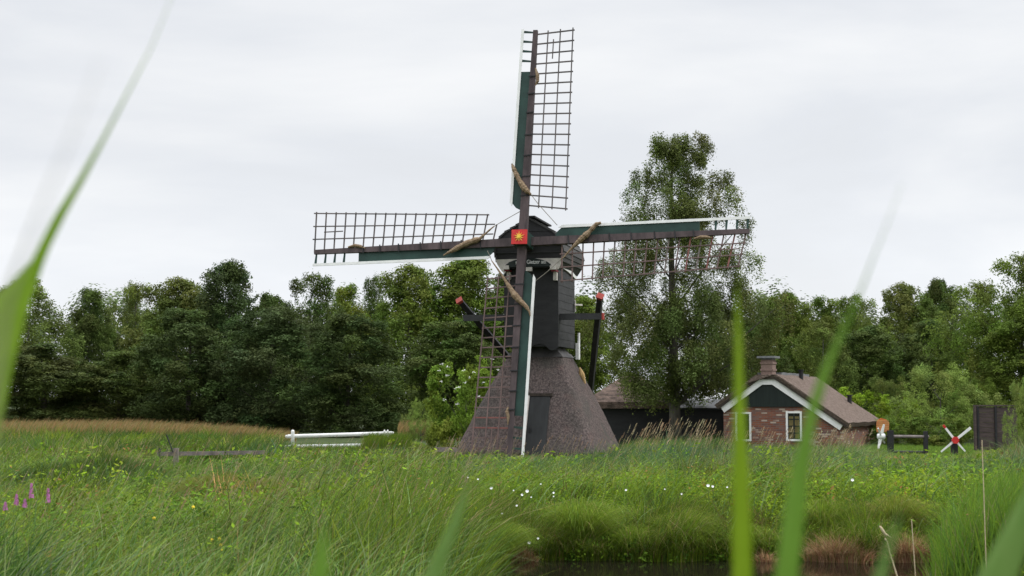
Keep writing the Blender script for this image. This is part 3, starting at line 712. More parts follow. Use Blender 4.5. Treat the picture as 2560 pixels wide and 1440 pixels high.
MB().beam((wx(397,445),0,zz(1135,Y)),(wx(660,445),.3,zz(1132,Y)),.07,.10).build('rail', M['weather'], gf)
MB().box(-.05,.07,-.14,-.04,-.05,zz(1120,Y)).build('post', M['weather'], gf)
MB().tube([(wx(440,445),-.17,zz(1130,Y)),(wx(423,445),-.17,zz(1086,Y))],.018,6).build('rod', M['blackwood'], gf)
MB().tube([(wx(406,445),-.1,-.05),(wx(405,445),-.1,zz(1120,Y))],.03,6).build('post', M['blackwood'], gf)
Y = 47; lb = empty('wooden_beam', gp_(1112, Y), 0, label='short weathered beam end lying at the left foot of the windmill', cat='beam'); q = F/Y
MB().beam((wx(1092,1112),0,zz(1124,Y)),(wx(1140,1112),.2,zz(1125,Y)),.2,.13).build('timber', M['weather'], lb)

# ------------------------------------------------------------------ vegetation generators
def blades(P, h, w, lean, col, seg=3, droop=None, tip=.08, face=None):
    """P (n,3) roots; h heights; w widths; lean (n,2) horizontal offset of the tip relative to h"""
    n = len(P); s = np.linspace(0, 1, seg+1)
    ang = rng.uniform(0, math.pi, n) if face is None else face
    wd = np.stack([np.cos(ang), np.sin(ang), np.zeros(n)], 1)
    droop = np.zeros(n) if droop is None else droop
    V = np.empty((n, seg+1, 2, 3))
    for k, t in enumerate(s):
        c = P.copy(); c[:, 2] += h*(t - droop*t**3); c[:, 0] += h*lean[:,0]*t**2; c[:, 1] += h*lean[:,1]*t**2
        ww = (w*(1-(1-tip)*t**1.5)/2)[:, None]
        V[:, k, 0] = c - wd*ww; V[:, k, 1] = c + wd*ww
    base = (np.arange(n)*(seg+1)*2)[:, None]
    Q = np.concatenate([base + np.array([[2*k, 2*k+1, 2*k+3, 2*k+2]]) for k in range(seg)], 1).reshape(-1, 4)
    C_ = np.repeat(col, (seg+1)*2, 0)
    return V.reshape(-1, 3), Q, C_
def leaves(P, nrm, size, col, asp=.55):
    n = len(P); t = rng.normal(size=(n,3)); u = np.cross(nrm, t); u /= np.linalg.norm(u, axis=1)[:,None]+1e-9; v = np.cross(nrm, u)
    v /= np.linalg.norm(v, axis=1)[:,None]+1e-9
    a = size[:,None]; V = np.stack([P-u*a*.5, P-v*a*asp*.5+u*a*.05, P+u*a*.5, P+v*a*asp*.5+u*a*.05], 1).reshape(-1,3)
    Q = np.arange(n*4).reshape(-1,4); return V, Q, np.repeat(col, 4, 0)
def join(parts):
    Vs, Qs, Cs, b = [], [], [], 0
    for V, Q, C_ in parts: Vs.append(V); Qs.append(Q+b); Cs.append(C_); b += len(V)
    return np.concatenate(Vs), np.concatenate(Qs), np.concatenate(Cs)
def pal(n, cols, wts, var=.18):
    cols = np.array(cols); w = np.array(wts, float); idx = rng.choice(len(cols), n, p=w/w.sum())
    return cols[idx] * rng.uniform(1-var, 1+var, (n,1)) * rng.uniform(.93, 1.07, (n,3))

# ------------------------------------------------------------------ trees
def crown_mesh(name, H, Rr, prof, nlump, rl, nsub, rs, nleaf, size, seed, droop=0., asp=.6, base=.1, spikes=10, inner=.35, fill=.12, flat=.95, low=None):
    """crown = lumps in an envelope, small sub-clumps over each lump's upper and outer side, leaves on the sub-clumps"""
    g = np.random.default_rng(seed); px_, pr_ = zip(*prof); L_ = []
    while len(L_) < nlump:
        h = base + (1-base)*((len(L_)*.5698403 + g.uniform(0,1)*.5) % 1); r = np.interp(h, px_, pr_)
        if g.uniform() > max(r, .2)/max(pr_): continue
        if low and h > low[0] and g.uniform() > low[1]: continue
        th = 2*math.pi*((len(L_)*.7548777 + g.normal(0,.05)) % 1); q = math.sqrt(g.uniform(inner**2, 1))
        lob = 1 + .13*math.sin(3*th+seed) + .09*math.sin(5*th+seed*2+h*9)
        rr = rl*g.uniform(.6,1.3)*(1 if h < .8 else .75)
        rad = max(r*Rr*lob*q - rr*.5, 0)
        L_.append((rad*math.cos(th), rad*math.sin(th), min(h*H, H-rr*.8), rr))
    L_ = np.array(L_)
    li = np.repeat(np.arange(nlump), nsub); ns = len(li)
    d = g.normal(size=(ns,3)); out_ = L_[li,:3]*np.array([1,1,0]); out_ /= np.linalg.norm(out_,axis=1)[:,None]+.3
    d = d/np.linalg.norm(d,axis=1)[:,None] + out_*.5 + np.array([0,0,.45]); d /= np.linalg.norm(d,axis=1)[:,None]
    C_ = L_[li,:3] + d*(L_[li,3]*g.uniform(.7,1.12,ns))[:,None]; cr_ = rs*g.uniform(.6,1.4,ns)
    sp = []
    for k in range(spikes):
        h = g.uniform(.5, .97); r = np.interp(h, px_, pr_); th = g.uniform(0, 2*math.pi)
        for j in range(4):
            f_ = j/4; sp.append((r*Rr*(.88+.14*f_)*math.cos(th), r*Rr*(.88+.14*f_)*math.sin(th), h*H*.97+H*.04*f_, rs*.6*(1-.5*f_)))
    if sp: sp = np.array(sp); C_ = np.concatenate([C_, sp[:,:3]]); cr_ = np.concatenate([cr_, sp[:,3]]); li = np.concatenate([li, g.integers(0,nlump,len(sp))])
    C_[:,2] = np.maximum(C_[:,2], .1)
    nf = int(nleaf*fill); n1_ = nleaf-nf
    w = cr_**2; w /= w.sum(); idx = g.choice(len(C_), n1_, p=w)
    dd = g.normal(size=(n1_,3)); dd[:,2] = np.where(g.uniform(size=n1_) < .6, np.abs(dd[:,2]), dd[:,2]); dd /= np.linalg.norm(dd,axis=1)[:,None]
    P = C_[idx] + dd*(cr_[idx]*(.35+.65*g.uniform(size=n1_)))[:,None]*np.array([1,1,flat])
    fi = g.integers(0, nlump, nf); fd = g.normal(size=(nf,3))*.45
    P = np.concatenate([P, L_[fi,:3]+fd*L_[fi,3][:,None]]); dd = np.concatenate([dd, fd])
    if droop: P[:,2] -= droop*g.uniform(size=len(P))**2*(np.hypot(P[:,0],P[:,1])/Rr+.3)
    P[:,2] = np.maximum(P[:,2], .05)
    nrm = dd*.8 + np.array([0,0,.62]) + g.normal(size=(len(P),3))*.5; nrm /= np.linalg.norm(nrm,axis=1)[:,None]
    lc = g.uniform(.78,1.25,(nlump,1))*g.uniform(.90,1.10,(nlump,3)); cb = lc[li]*g.uniform(.75,1.30,(len(C_),1))
    col = np.concatenate([cb[idx], lc[fi]])*g.uniform(.8,1.2,(len(P),1))
    V, Q, K = leaves(P, nrm, size*g.uniform(.6,1.35,len(P)), col, asp)
    o = fast_mesh(name, V, Q, K, M['leaf']); return o.data, L_, o
def trunk_mesh(name, H, r0, cl, seed, matn='bark', nb=16, top=.9, lean=.03, lowcut=0.2):
    g = random.Random(seed); mb_ = MB(); pts = []; k_ = 9
    for k in range(k_+1):
        t_ = k/k_; pts.append((math.sin(t_*3+seed)*lean*H*t_, math.cos(t_*2.3+seed)*lean*H*t_, -.2+t_*(H*top+.2)))
    mb_.tube(pts, [r0*(1.25 if k == 0 else 1)*(1-.9*k/k_) + .012 for k in range(k_+1)], 9)
    ids = [i for i in range(len(cl)) if cl[i][2] > lowcut*H]; g.shuffle(ids)
    for i in ids[:nb]:
        c = Vector(cl[i][:3]); zb = max(.12*H, c.z - math.hypot(c.x, c.y)*g.uniform(.7,1.2)); zb = min(zb, H*top*.95)
        t_ = (zb+.2)/(H*top+.2); kf = min(k_-1, int(t_*k_)); q_ = t_*k_-kf
        p0 = Vector(pts[kf]).lerp(Vector(pts[kf+1]), q_); r_ = max(.015, r0*(1-.9*t_)*.36)
        mid = p0.lerp(c, .5) + Vector((g.uniform(-.1,.1)*H*.1, g.uniform(-.1,.1)*H*.1, .02*H))
        mb_.tube([p0, mid, c], [r_, r_*.6, r_*.2], 6, caps=False)
    me_o = mb_.build(name, M[matn], None, True); return me_o.data, me_o
PROTO = {}
def proto(key, **k):
    tk = k.pop('tk', {}); me, cl, o = crown_mesh('crown', **k); tm, to = trunk_mesh('trunk', k['H'], tk.get('r', .16), cl, k['seed'], tk.get('m','bark'), tk.get('nb',16), tk.get('top',.85), tk.get('lean',.02), tk.get('low',.15))
    bpy.data.objects.remove(o); bpy.data.objects.remove(to); PROTO[key] = (me, tm, k['H'], k['Rr'])
full = [(0,.75),(.12,.95),(.35,1),(.6,.95),(.8,.76),(.93,.5),(1,.25)]
tall = [(0,.7),(.15,.9),(.4,1),(.65,.85),(.85,.6),(.95,.38),(1,.2)]
dome = [(0,.9),(.2,1),(.5,.95),(.75,.75),(.92,.45),(1,.15)]
for s_ in range(5):
    proto('dense%d' % s_, H=10, Rr=3.4, prof=full if s_ % 2 else tall, nlump=78, rl=1.0, nsub=10, rs=.42, nleaf=64000, size=.15, seed=11+s_, base=.03, spikes=5)
proto('airy0', H=10, Rr=3.0, prof=tall, nlump=72, rl=.85, nsub=9, rs=.33, nleaf=42000, size=.12, seed=31, droop=.5, base=.05, spikes=14, fill=.2, tk=dict(m='birchbark', r=.12, nb=24))
proto('airy1', H=10, Rr=3.2, prof=full, nlump=75, rl=.9, nsub=9, rs=.36, nleaf=46000, size=.13, seed=37, droop=.3, base=.05, spikes=16, fill=.2, tk=dict(r=.15, nb=26))
proto('airy2', H=10, Rr=3.3, prof=tall, nlump=50, rl=.8, nsub=8, rs=.28, nleaf=24000, size=.12, seed=47, droop=.2, base=.05, spikes=40, fill=.2, tk=dict(r=.15, nb=34))
proto('bush0', H=3, Rr=2.4, prof=dome, nlump=34, rl=.55, nsub=12, rs=.2, nleaf=30000, size=.085, seed=41, base=.02, spikes=12, asp=.35, tk=dict(r=.06, nb=12, top=.6))
proto('bush1', H=3, Rr=2.4, prof=dome, nlump=30, rl=.55, nsub=10, rs=.22, nleaf=26000, size=.10, seed=43, base=.02, spikes=8, tk=dict(r=.06, nb=12, top=.6))
def tree(name, px, top, wpx, Y, key, col, label, cat='tree', group=None, rot=None, z0=0.):
    me, tm, H, Rr = PROTO[key]; X = (px-1280)*Y/F
    zt3 = at(px, top, Y).z - z0; sx = wpx*Y/F/2/Rr*(1.18 if cat == 'tree' else 1); sz = zt3/H/1.02
    e_ = empty(name, (X, Y, z0), 0, label=label, cat=cat, group=group)
    rz = random.uniform(0, 6.28) if rot is None else rot
    for nm, m_ in (('crown', me), ('trunk', tm)):
        o = bpy.data.objects.new(nm, m_); COL.objects.link(o); o.parent = e_; o.scale = (sx, sx, sz); o.rotation_euler = (0,0,rz)
        if nm == 'crown': o.color = (*col, 1)
    return e_
DK = (.080,.118,.028); DK2 = (.062,.092,.030); MG = (.118,.168,.028); BG = (.155,.21,.030); OL = (.122,.158,.036); BL = (.064,.092,.027); YG = (.21,.30,.025); WL = (.19,.26,.06)
GL, GR = 'trees of the wood edge left of the mill', 'trees of the wood edge right of the cottage'
for a in [
 ('birch_tree', 70, 690, 230, 92, 'airy0', OL, 'grey-green birch at the far left edge of the wood, behind the blurred reed leaf', GL),
 ('alder_tree', 222, 720, 150, 100, 'dense0', DK, 'dark tree with a small knobbly top in the dip left of the wood'),
 ('birch_tree', 335, 702, 150, 104, 'airy1', OL, 'thin-topped olive tree just left of the broad rounded tree'),
 ('alder_tree', 440, 700, 230, 98, 'dense1', OL, 'broad rounded olive-green tree left of the tall dark pointed one'),
 ('alder_tree', 572, 660, 210, 92, 'dense2', DK2, 'tallest dark tree of the left wood, pointed against the sky'),
 ('alder_tree', 680, 745, 150, 98, 'dense3', DK, 'dark tree filling the dip right of the tall pointed one'),
 ('alder_tree', 772, 680, 190, 94, 'airy1', DK, 'dark feathery-topped tree below the tip of the left sail'),
 ('alder_tree', 868, 712, 150, 99, 'dense0', BG, 'lighter green low-topped tree under the middle of the left sail'),
 ('alder_tree', 945, 686, 110, 101, 'airy1', DK, 'narrow dark tree between two lighter crowns under the left sail'),
 ('alder_tree', 1025, 668, 220, 95, 'dense1', MG, 'wide bright green tree under the inner end of the left sail'),
 ('alder_tree', 1165, 648, 275, 97, 'dense2', MG, 'bright green tree immediately left of the mill cap'),
 ('alder_tree', 1300, 690, 220, 99, 'dense3', DK, 'tree mostly hidden behind the black upper house of the mill'),
 ('alder_tree', 1455, 738, 190, 95, 'dense0', MG, 'green tree showing through the lattice right of the mill'),
 ]: tree(a[0], a[1], a[2], a[3], a[4], a[5], a[6], a[7], group=GL)
for a in [
 ('willow_tree', 470, 775, 260, 84, 'dense4', BL, 'dark green leafy mass in front of the wood, leftmost of the three'),
 ('willow_tree', 672, 770, 270, 82, 'dense1', DK2, 'dark green leafy mass in front of the wood, middle of the three'),
 ('willow_tree', 872, 790, 250, 79, 'dense2', BL, 'dark green leafy mass behind the white railing, rightmost of the three'),
 ('willow_tree', 110, 860, 330, 86, 'dense0', (.078,.105,.028), 'low mid-green tree at the left edge above the orange reeds'),
 ('willow_tree', 300, 880, 240, 87, 'dense4', (.085,.115,.028), 'low mid-green tree with lighter patches left of the dark mass'),
 ('willow_tree', 1130, 800, 260, 85, 'dense0', DK, 'dark low tree behind the flowering elder bush'),
 ]: tree(*a, group='low trees in front of the wood')
for a in [
 ('alder_tree', 1960, 735, 170, 96, 'dense2', MG, 'dark green tree directly right of the birch, above the cottage chimney'),
 ('alder_tree', 2065, 742, 150, 99, 'dense0', MG, 'second tree right of the birch in the wood edge'),
 ('alder_tree', 2150, 733, 150, 97, 'airy1', MG, 'thin-topped green tree where the faint blurred blade crosses the skyline'),
 ('birch_tree', 2262, 712, 170, 100, 'dense1', OL, 'brownish olive tree with a rounded top in the right wood'),
 ('alder_tree', 2352, 705, 120, 102, 'dense3', DK, 'narrow dark tree top left of the tall tree at the right edge'),
 ('alder_tree', 1880, 800, 150, 92, 'dense1', DK, 'dark tree low behind the drooping right side of the birch'),
 ('birch_tree', 2055, 800, 160, 84, 'airy0', OL, 'light olive loose tree behind the cottage roof, in front of the wood'),
 ('alder_tree', 2170, 820, 200, 86, 'dense2', DK, 'dark lower tree behind the yellow-green bushes'),
 ('alder_tree', 2330, 800, 220, 88, 'dense0', DK, 'shadowy dark tree above the pale willow bush'),
 ('alder_tree', 2440, 700, 200, 76, 'airy1', MG, 'loose green tree with twiggy top, left neighbour of the tallest right-hand tree'),
 ('alder_tree', 2550, 630, 250, 72, 'airy1', MG, 'tallest tree at the right edge with open twiggy crown'),
 ('alder_tree', 2560, 800, 240, 70, 'dense3', MG, 'dense lower green tree at the right edge behind the board wall'),
 ]: tree(*a, group=GR)
for a in [
 ('yellow_green_bush', 2130, 972, 190, 74, 'bush1', YG, 'yellow-green bush rising behind the right slope of the cottage roof'),
 ('yellow_green_bush', 2235, 990, 150, 71, 'bush1', YG, 'yellow-green bush left of the pale willow bush'),
 ('willow_bush', 2350, 915, 260, 68, 'bush0', WL, 'pale grey-green rounded willow bush left of the board wall'),
 ('willow_bush', 2225, 945, 180, 74, 'bush0', OL, 'duller olive bush behind the yellow-green bushes'),
 ('willow_bush', 2455, 950, 150, 69, 'bush0', MG, 'green bush behind the top of the board wall'),
 ('leafy_shrub', 2560, 950, 110, 46, 'bush0', WL, 'pale-leaved shrub at the right edge overlapping the board wall'),
 ('willow_bush', 1052, 998, 85, 72, 'bush0', WL, 'small pale willow bush in the gap left of the elder'),
 ('hedge_bush', 2225, 1040, 170, 65, 'bush1', MG, 'low green hedge bush behind the orange-tailed small windmill'),
 ('hedge_bush', 2350, 1038, 190, 64, 'bush1', MG, 'low green hedge bush behind the black fence'),
 ]: tree(*a, cat='bush', group='bushes')
# elder bush with its flower heads
el = tree('elder_bush', 1168, 897, 240, 55, 'bush1', (.16,.23,.03), 'light green elder bush with white flower heads beside the thatched skirt', 'bush')
fl = MB(); ico = [(1,0,0),(0,1,0),(-1,0,0),(0,-1,0),(0,0,.5),(0,0,-.3)]
g_ = random.Random(5)
for px, py in ((1105,910),(1121,917),(1097,925),(1119,938),(1158,926),(1186,931),(1230,899),(1247,924),(1101,954),(1141,971),(1147,968),(1196,990),(1161,956),(1144,1010),(1112,1000),(1209,957),(1175,943)):
    P = at(px, py, 53.2)-Vector(el.location)
    for k in range(7):
        c = P + Vector((g_.uniform(-.06,.06), g_.uniform(-.05,.05), g_.uniform(-.03,.03))); r = g_.uniform(.015,.027)
        fl.add([c+Vector(v)*r for v in ico], [(0,1,4),(1,2,4),(2,3,4),(3,0,4),(1,0,5),(2,1,5),(3,2,5),(0,3,5)])
fl.build('flower_heads', M['flowerwhite'], el)
# big birch
bprof = [(.13,.15),(.17,.55),(.21,.85),(.28,1.0),(.40,1.04),(.53,1.0),(.60,.92),(.68,.82),(.74,.74),(.80,.64),(.86,.55),(.92,.42),(.97,.32),(1,.16)]
BH = at(1700,338,63.5).z
me, cl, o = crown_mesh('crown', BH, 3.45, bprof, 250, .52, 9, .24, 215000, .085, 53, droop=.7, asp=.5, base=.15, spikes=26, inner=.08, fill=.12, low=(.50,.62))
b_root = empty('birch_tree', ((1700-1280)*63.5/F, 63.5, 0), 0, label='tall airy birch standing behind the right sail beside the cottage', cat='tree')
o.parent = b_root; o.color = (.118,.150,.042,1)
tm, to = trunk_mesh('trunk', BH, .24, cl, 3, 'bark', 34, .93, .012, .15); to.parent = b_root; to.location.x = -.22
# far wood filling the gaps between the trees
parts = []
ncl = 900
cx_ = rng.uniform(-48, 52, ncl); keep = (cx_ < 6) | (cx_ > 13); cx_ = cx_[keep]; ncl = len(cx_)
hz = rng.uniform(.3, 1, ncl)*(8.2+.8*np.sin(cx_*.45)+.6*np.sin(cx_*1.1+1)); cy_ = rng.uniform(106, 114, ncl); cr = rng.uniform(.7, 1.7, ncl)
nl = 170000; idx = rng.integers(0, ncl, nl); d_ = rng.normal(size=(nl,3)); d_ /= np.linalg.norm(d_,axis=1)[:,None]
P = np.stack([cx_, cy_, hz], 1)[idx] + d_*(cr[idx]*rng.uniform(.5,1,nl))[:,None]; P[:,2] = np.maximum(P[:,2], .1)
nrm = d_*.7+np.array([0,-.2,.7]); nrm /= np.linalg.norm(nrm,axis=1)[:,None]
fast_mesh('far_wood', *leaves(P, nrm, rng.uniform(.15,.34,nl), (pal(ncl, [(.075,.11,.028),(.10,.14,.030),(.06,.09,.028)], [1,1,1])[idx]*rng.uniform(.8,1.2,(nl,1))), .7), leafmat('far_leaves', .2), label='dark foliage of the wood behind the single trees', cat='woodland', kind='stuff')

# ------------------------------------------------------------------ grasses
skyA = np.array([(-200,1075),(0,1075),(250,1085),(380,1125),(410,1152),(480,1160),(540,1142),(640,1130),(720,1116),(900,1116),(940,1106),(1085,1112),(1130,1122),(1300,1134),(1450,1130),(1540,1100),(1600,1078),(1800,1080),(1850,1098),(2030,1102),(2110,1088),(2160,1112),(2200,1130),(2420,1134),(2470,1118),(2520,1085),(2560,1068),(2800,1040)], float)
skyB = np.array([(-200,1045),(600,1052),(700,1072),(716,1112),(890,1113),(925,1092),(1000,1088),(1085,1112),(1130,1132),(1300,1142),(1480,1140),(1545,1110),(1600,1080),(1800,1080),(1850,1100),(2030,1106),(2110,1094),(2160,1106),(2200,1126),(2420,1132),(2470,1116),(2520,1085),(2560,1068),(2800,1040)], float)
def cap_h(X, Y, h, z, over=0.):
    px = 1280 + F*X/Y
    s = np.where(Y < 45, np.interp(px, skyA[:,0], skyA[:,1]), np.interp(px, skyB[:,0], skyB[:,1])) - over
    lim = CAMH - (s-HOR)*Y/F - z
    return np.minimum(h, np.maximum(lim*rng.uniform(.55,1.12,len(h))*(1+.18*noise2(X,Y,2.3,77)), .03))
def noise2(X, Y, s, seed=0):
    g = np.random.default_rng(seed); v = np.zeros_like(X)
    for k in range(6):
        a = g.uniform(0, 2*math.pi); f_ = g.uniform(.6,1.7)*s; v += np.sin((X*math.cos(a)+Y*math.sin(a))*f_+g.uniform(0,6.28))
    return v/6*1.6
def scatter(n, y0, y1, pw=1.0, xr=(-.42,.44), margin=.3):
    t = rng.uniform(0,1,n); Y = (y0**pw + t*(y1**pw-y0**pw))**(1/pw) if pw else y0*(y1/y0)**t
    X = rng.uniform(xr[0], xr[1], n)*Y
    return X, Y
def in_buildings(X, Y):
    dx, dy = X-O.x, Y-O.y; lx = dx*math.cos(TH)-dy*math.sin(TH); ly = dx*math.sin(TH)+dy*math.cos(TH)
    m = (np.abs(lx) < 2.35) & (np.abs(ly) < 2.35)
    dx, dy = X-HO.x, Y-HO.y; lx = dx*math.cos(HT)-dy*math.sin(HT); ly = dx*math.sin(HT)+dy*math.cos(HT)
    return m | ((lx > wl-.1) & (lx < wr+.3) & (ly > -.1) & (ly < HD))
GREENS = [(.150,.225,.018),(.115,.185,.020),(.085,.155,.036),(.20,.27,.024),(.060,.095,.013),(.17,.17,.045)]
STRAW = (.42,.33,.16)
def grass_layer(name, n, y0, y1, hr, wr_, cols, wts, lx=(.1,.6), label='', pw=0, keep=None, over=0., droop=.25, seg=3, xr=(-.42,.44), hn=.5, k2=0, per=22, rad=.16):
    """tufts: every tuft has its own height, lean and colour"""
    nt_ = n//per; TX, TY = scatter(nt_, y0, y1, pw, xr)
    sc_ = np.clip(TY/26, .8, 2.2)
    idx = np.repeat(np.arange(nt_), per); n = len(idx)
    r_ = rad*sc_[idx]*np.sqrt(rng.uniform(0,1,n))*1.4; a_ = rng.uniform(0,6.28,n)
    X = TX[idx]+r_*np.cos(a_); Y = TY[idx]+r_*np.sin(a_)
    th_ = rng.uniform(.5,1.3,nt_)*(1+.38*noise2(TX,TY,1.3,3+k2)+.30*noise2(TX,TY,3.1,13+k2)); tl = rng.uniform(*lx,nt_)*.8+rng.normal(0,.22,nt_)+.22*noise2(TX,TY,1.0,41); ty = rng.normal(0,.35,nt_)
    td = rng.uniform(0,1,nt_)**1.5; tcol = pal(nt_, cols, wts, .28)*(1+.38*noise2(TX,TY,1.6,19+k2)[:,None])*(1+.34*noise2(TX,TY,.45,9+k2)[:,None]*np.array([[1.25,.7,.0]]))*(1-.30*np.clip(noise2(TX,TY,.8,55)-.1,0,1)[:,None]*np.array([[.2,1.,.6]]))
    m = ~in_buildings(X, Y) & (wet(X, Y) < -.12) & ((noise2(TX,TY,2.6,91)+rng.normal(0,.12,nt_) > -.24) | (TY > 47))[idx]
    if keep is not None: m &= keep(X, Y)
    X, Y, idx = X[m], Y[m], idx[m]; n = len(X); z = ground_z(X, Y)
    h = rng.uniform(*hr, n)*th_[idx]; h = cap_h(X, Y, h, z, over)
    w = rng.uniform(*wr_, n)*np.clip(Y/26, .7, 2.6)
    out_ = np.stack([X-TX[idx], Y-TY[idx]],1)/(rad*sc_[idx])[:,None]
    lean = np.stack([tl[idx], ty[idx]],1) + out_*.42 + rng.normal(0,.28,(n,2))
    col = tcol[idx]*rng.uniform(.75,1.25,(n,1))
    return blades(np.stack([X,Y,z-.03],1), h, w, lean, np.clip(col,.008,1), seg, td[idx]*droop*2.2+rng.uniform(0,.1,n))
noL = lambda X, Y: ~((X > 11) & (Y > 50) & (X < 21))
G1 = grass_layer('a', 64000, 11, 25, (.25,.75), (.013,.030), GREENS+[STRAW], [4,4,3,2.5,2.5,1.2,.5])
G2 = grass_layer('a', 112000, 24, 47, (.3,.78), (.010,.024), GREENS+[STRAW], [4,4,4,2.2,2.5,1.2,.5], k2=1)
G3 = grass_layer('a', 118000, 46, 92, (.45,.85), (.007,.013), GREENS+[STRAW], [3,4,4,2,2,.6,.5], keep=noL, k2=2, lx=(.1,.5))
def broad(n, y0, y1, h0, h1, cols, w0, w1, dr, xr=(-.42,.44)):
    X, Y = scatter(n, y0, y1, 0, xr); m = (wet(X,Y) < -.15) & ~in_buildings(X,Y); X, Y = X[m], Y[m]; n = len(X); z = ground_z(X,Y)
    h = cap_h(X, Y, rng.uniform(h0,h1,n), z, 18)
    return blades(np.stack([X,Y,z],1), h, rng.uniform(w0,w1,n)*np.clip(Y/24,.7,2), np.stack([rng.normal(.45,.35,n), rng.normal(0,.35,n)],1), pal(n,cols,[1]*len(cols),.25), 5, rng.uniform(*dr,n))
nR = 5200; Yr = rng.uniform(49.5, 53.6, nR); pr_x = np.where(rng.uniform(size=nR) < .6, rng.uniform(905, 1010, nR), rng.uniform(700, 1010, nR)); Xr = (pr_x-1280)*Yr/F
hR = np.where(pr_x > 905, rng.uniform(.4,.82,nR), rng.uniform(.2,.50,nR))
G3 = join([G3, blades(np.stack([Xr,Yr,np.zeros(nR)],1), hR, rng.uniform(.012,.028,nR), np.stack([rng.normal(.3,.2,nR), rng.normal(0,.2,nR)],1), pal(nR, GREENS, [4,4,3,2,2,1]), 3)])
B1 = broad(12000, 11, 40, .6, 1.05, [(.24,.33,.13),(.17,.27,.05),(.22,.30,.05),(.14,.24,.07)], .014, .028, (.1,.65))  # sheen on the broad leaves painted in as a pale bluish green
B2 = broad(3200, 11, 45, .5, .95, [(.50,.42,.24),(.36,.27,.14),(.30,.17,.09)], .005, .009, (0,.15))
B3 = broad(5200, 12, 46, .4, .8, [(.12,.18,.03),(.09,.14,.03)], .010, .02, (0,.3))
V, Q, C_ = join([G1, G2, G3, B1, B2, B3])
fast_mesh('meadow_grass', V, Q, C_, M['grass'], label='long green meadow grass leaning in the wind', cat='grass', kind='stuff')
# short lawn by the cottage
X = rng.uniform(10.5, 24, 26000); Y = rng.uniform(50, 66, 26000); m = ~in_buildings(X, Y); X, Y = X[m], Y[m]; n = len(X)
V, Q, C_ = blades(np.stack([X,Y,np.zeros(n)],1), rng.uniform(.05,.11,n), rng.uniform(.02,.04,n), rng.uniform(-.5,.5,(n,2)), pal(n, [(.17,.27,.04),(.14,.24,.04)], [1,1]), 2)
fast_mesh('lawn', V, Q, C_, M['grass'], label='short mown lawn behind the black fence', cat='lawn', kind='stuff')
# reeds in front of the cottage and along the ditch, with pale plumes
def reed_zone(X, Y): px = 1280+F*X/Y; return (px > 1120)
RD = grass_layer('r', 52000, 31, 46, (.6,1.15), (.010,.020), [(.10,.17,.065),(.13,.20,.06),(.16,.22,.07),(.30,.26,.13)], [4,3,2,.7], lx=(.25,.75), keep=reed_zone, over=6, droop=.35, xr=(-.05,.345), k2=4)
RL = grass_layer('r', 36000, 17, 60, (.6,1.05), (.010,.018), [(.09,.16,.06),(.12,.19,.05),(.30,.26,.13)], [4,3,.4], lx=(.2,.6), keep=lambda X, Y: noise2(X,Y,.5,21) > .05, xr=(-.345,-.03), k2=5)
V, Q, C_ = join([RD, RL])
fast_mesh('reeds', V, Q, C_, M['grass'], label='blue-green reeds bending to the right in front of mill and cottage', cat='reeds', kind='stuff')
def plumes(n, X, Y, ztop, ln, wd, cols, wts, stemcol=(.34,.29,.16), stem=True):
    parts = []; k = 7
    z = ground_z(X, Y); h = np.maximum(ztop - z, .1)
    lean = np.stack([rng.uniform(.15,.45,n), rng.uniform(-.1,.1,n)],1)
    if stem: parts.append(blades(np.stack([X,Y,z],1), h, np.full(n,.006)*np.clip(Y/26,.8,2.2), lean, np.tile(np.array(stemcol),(n,1))*rng.uniform(.7,1.2,(n,1)), 3, tip=.6))
    top = np.stack([X+h*lean[:,0], Y+h*lean[:,1], z+h], 1)
    col = pal(n, cols, wts)
    for j in range(k):
        f_ = j/k; c = top.copy(); c[:,2] -= ln*f_*.9; c[:,0] -= ln*f_*.45
        dirx = rng.uniform(.2,1.0,n)*ln*.75*(.5+f_*.5)
        P0 = c; hh = ln*rng.uniform(.15,.5,n)
        parts.append(blades(P0, hh, wd*rng.uniform(.6,1.2,n), np.stack([dirx/np.maximum(hh,.02), rng.uniform(-.5,.5,n)],1), col*rng.uniform(.8,1.2,(n,1)), 2, rng.uniform(0,.8,n)))
    return join(parts)
n = 260; px = rng.uniform(1520, 2150, n); Y = rng.uniform(36, 45, n); X = (px-1280)*Y/F
py = np.interp(px, skyA[:,0], skyA[:,1]) + rng.uniform(-32, 25, n); zt3 = CAMH-(py-HOR)*Y/F
pp = [plumes(n, X, Y, zt3, rng.uniform(.12,.24,n), .022, [(.36,.27,.17),(.30,.19,.11),(.42,.36,.22)], [2,1.5,1])]
n = 130; px = rng.uniform(1100, 1520, n); Y = rng.uniform(38, 46, n); X = (px-1280)*Y/F; py = rng.uniform(1085,1165,n)
pp.append(plumes(n, X, Y, CAMH-(py-HOR)*Y/F, rng.uniform(.10,.2,n), .016, [(.36,.24,.17),(.34,.2,.12)], [1,1]))
n = 420; px = rng.uniform(0, 1200, n); Y = rng.uniform(15, 44, n); X = (px-1280)*Y/F; zt3 = rng.uniform(.6, .95, n)
pp.append(plumes(n, X, Y, zt3, rng.uniform(.08,.16,n), .010, [(.36,.22,.16),(.38,.30,.2)], [1,1]))
V, Q, C_ = join(pp)
fast_mesh('reed_plumes', V, Q, C_, M['grass'], label='pale brown reed plumes above the reeds', cat='reed plumes', kind='stuff')
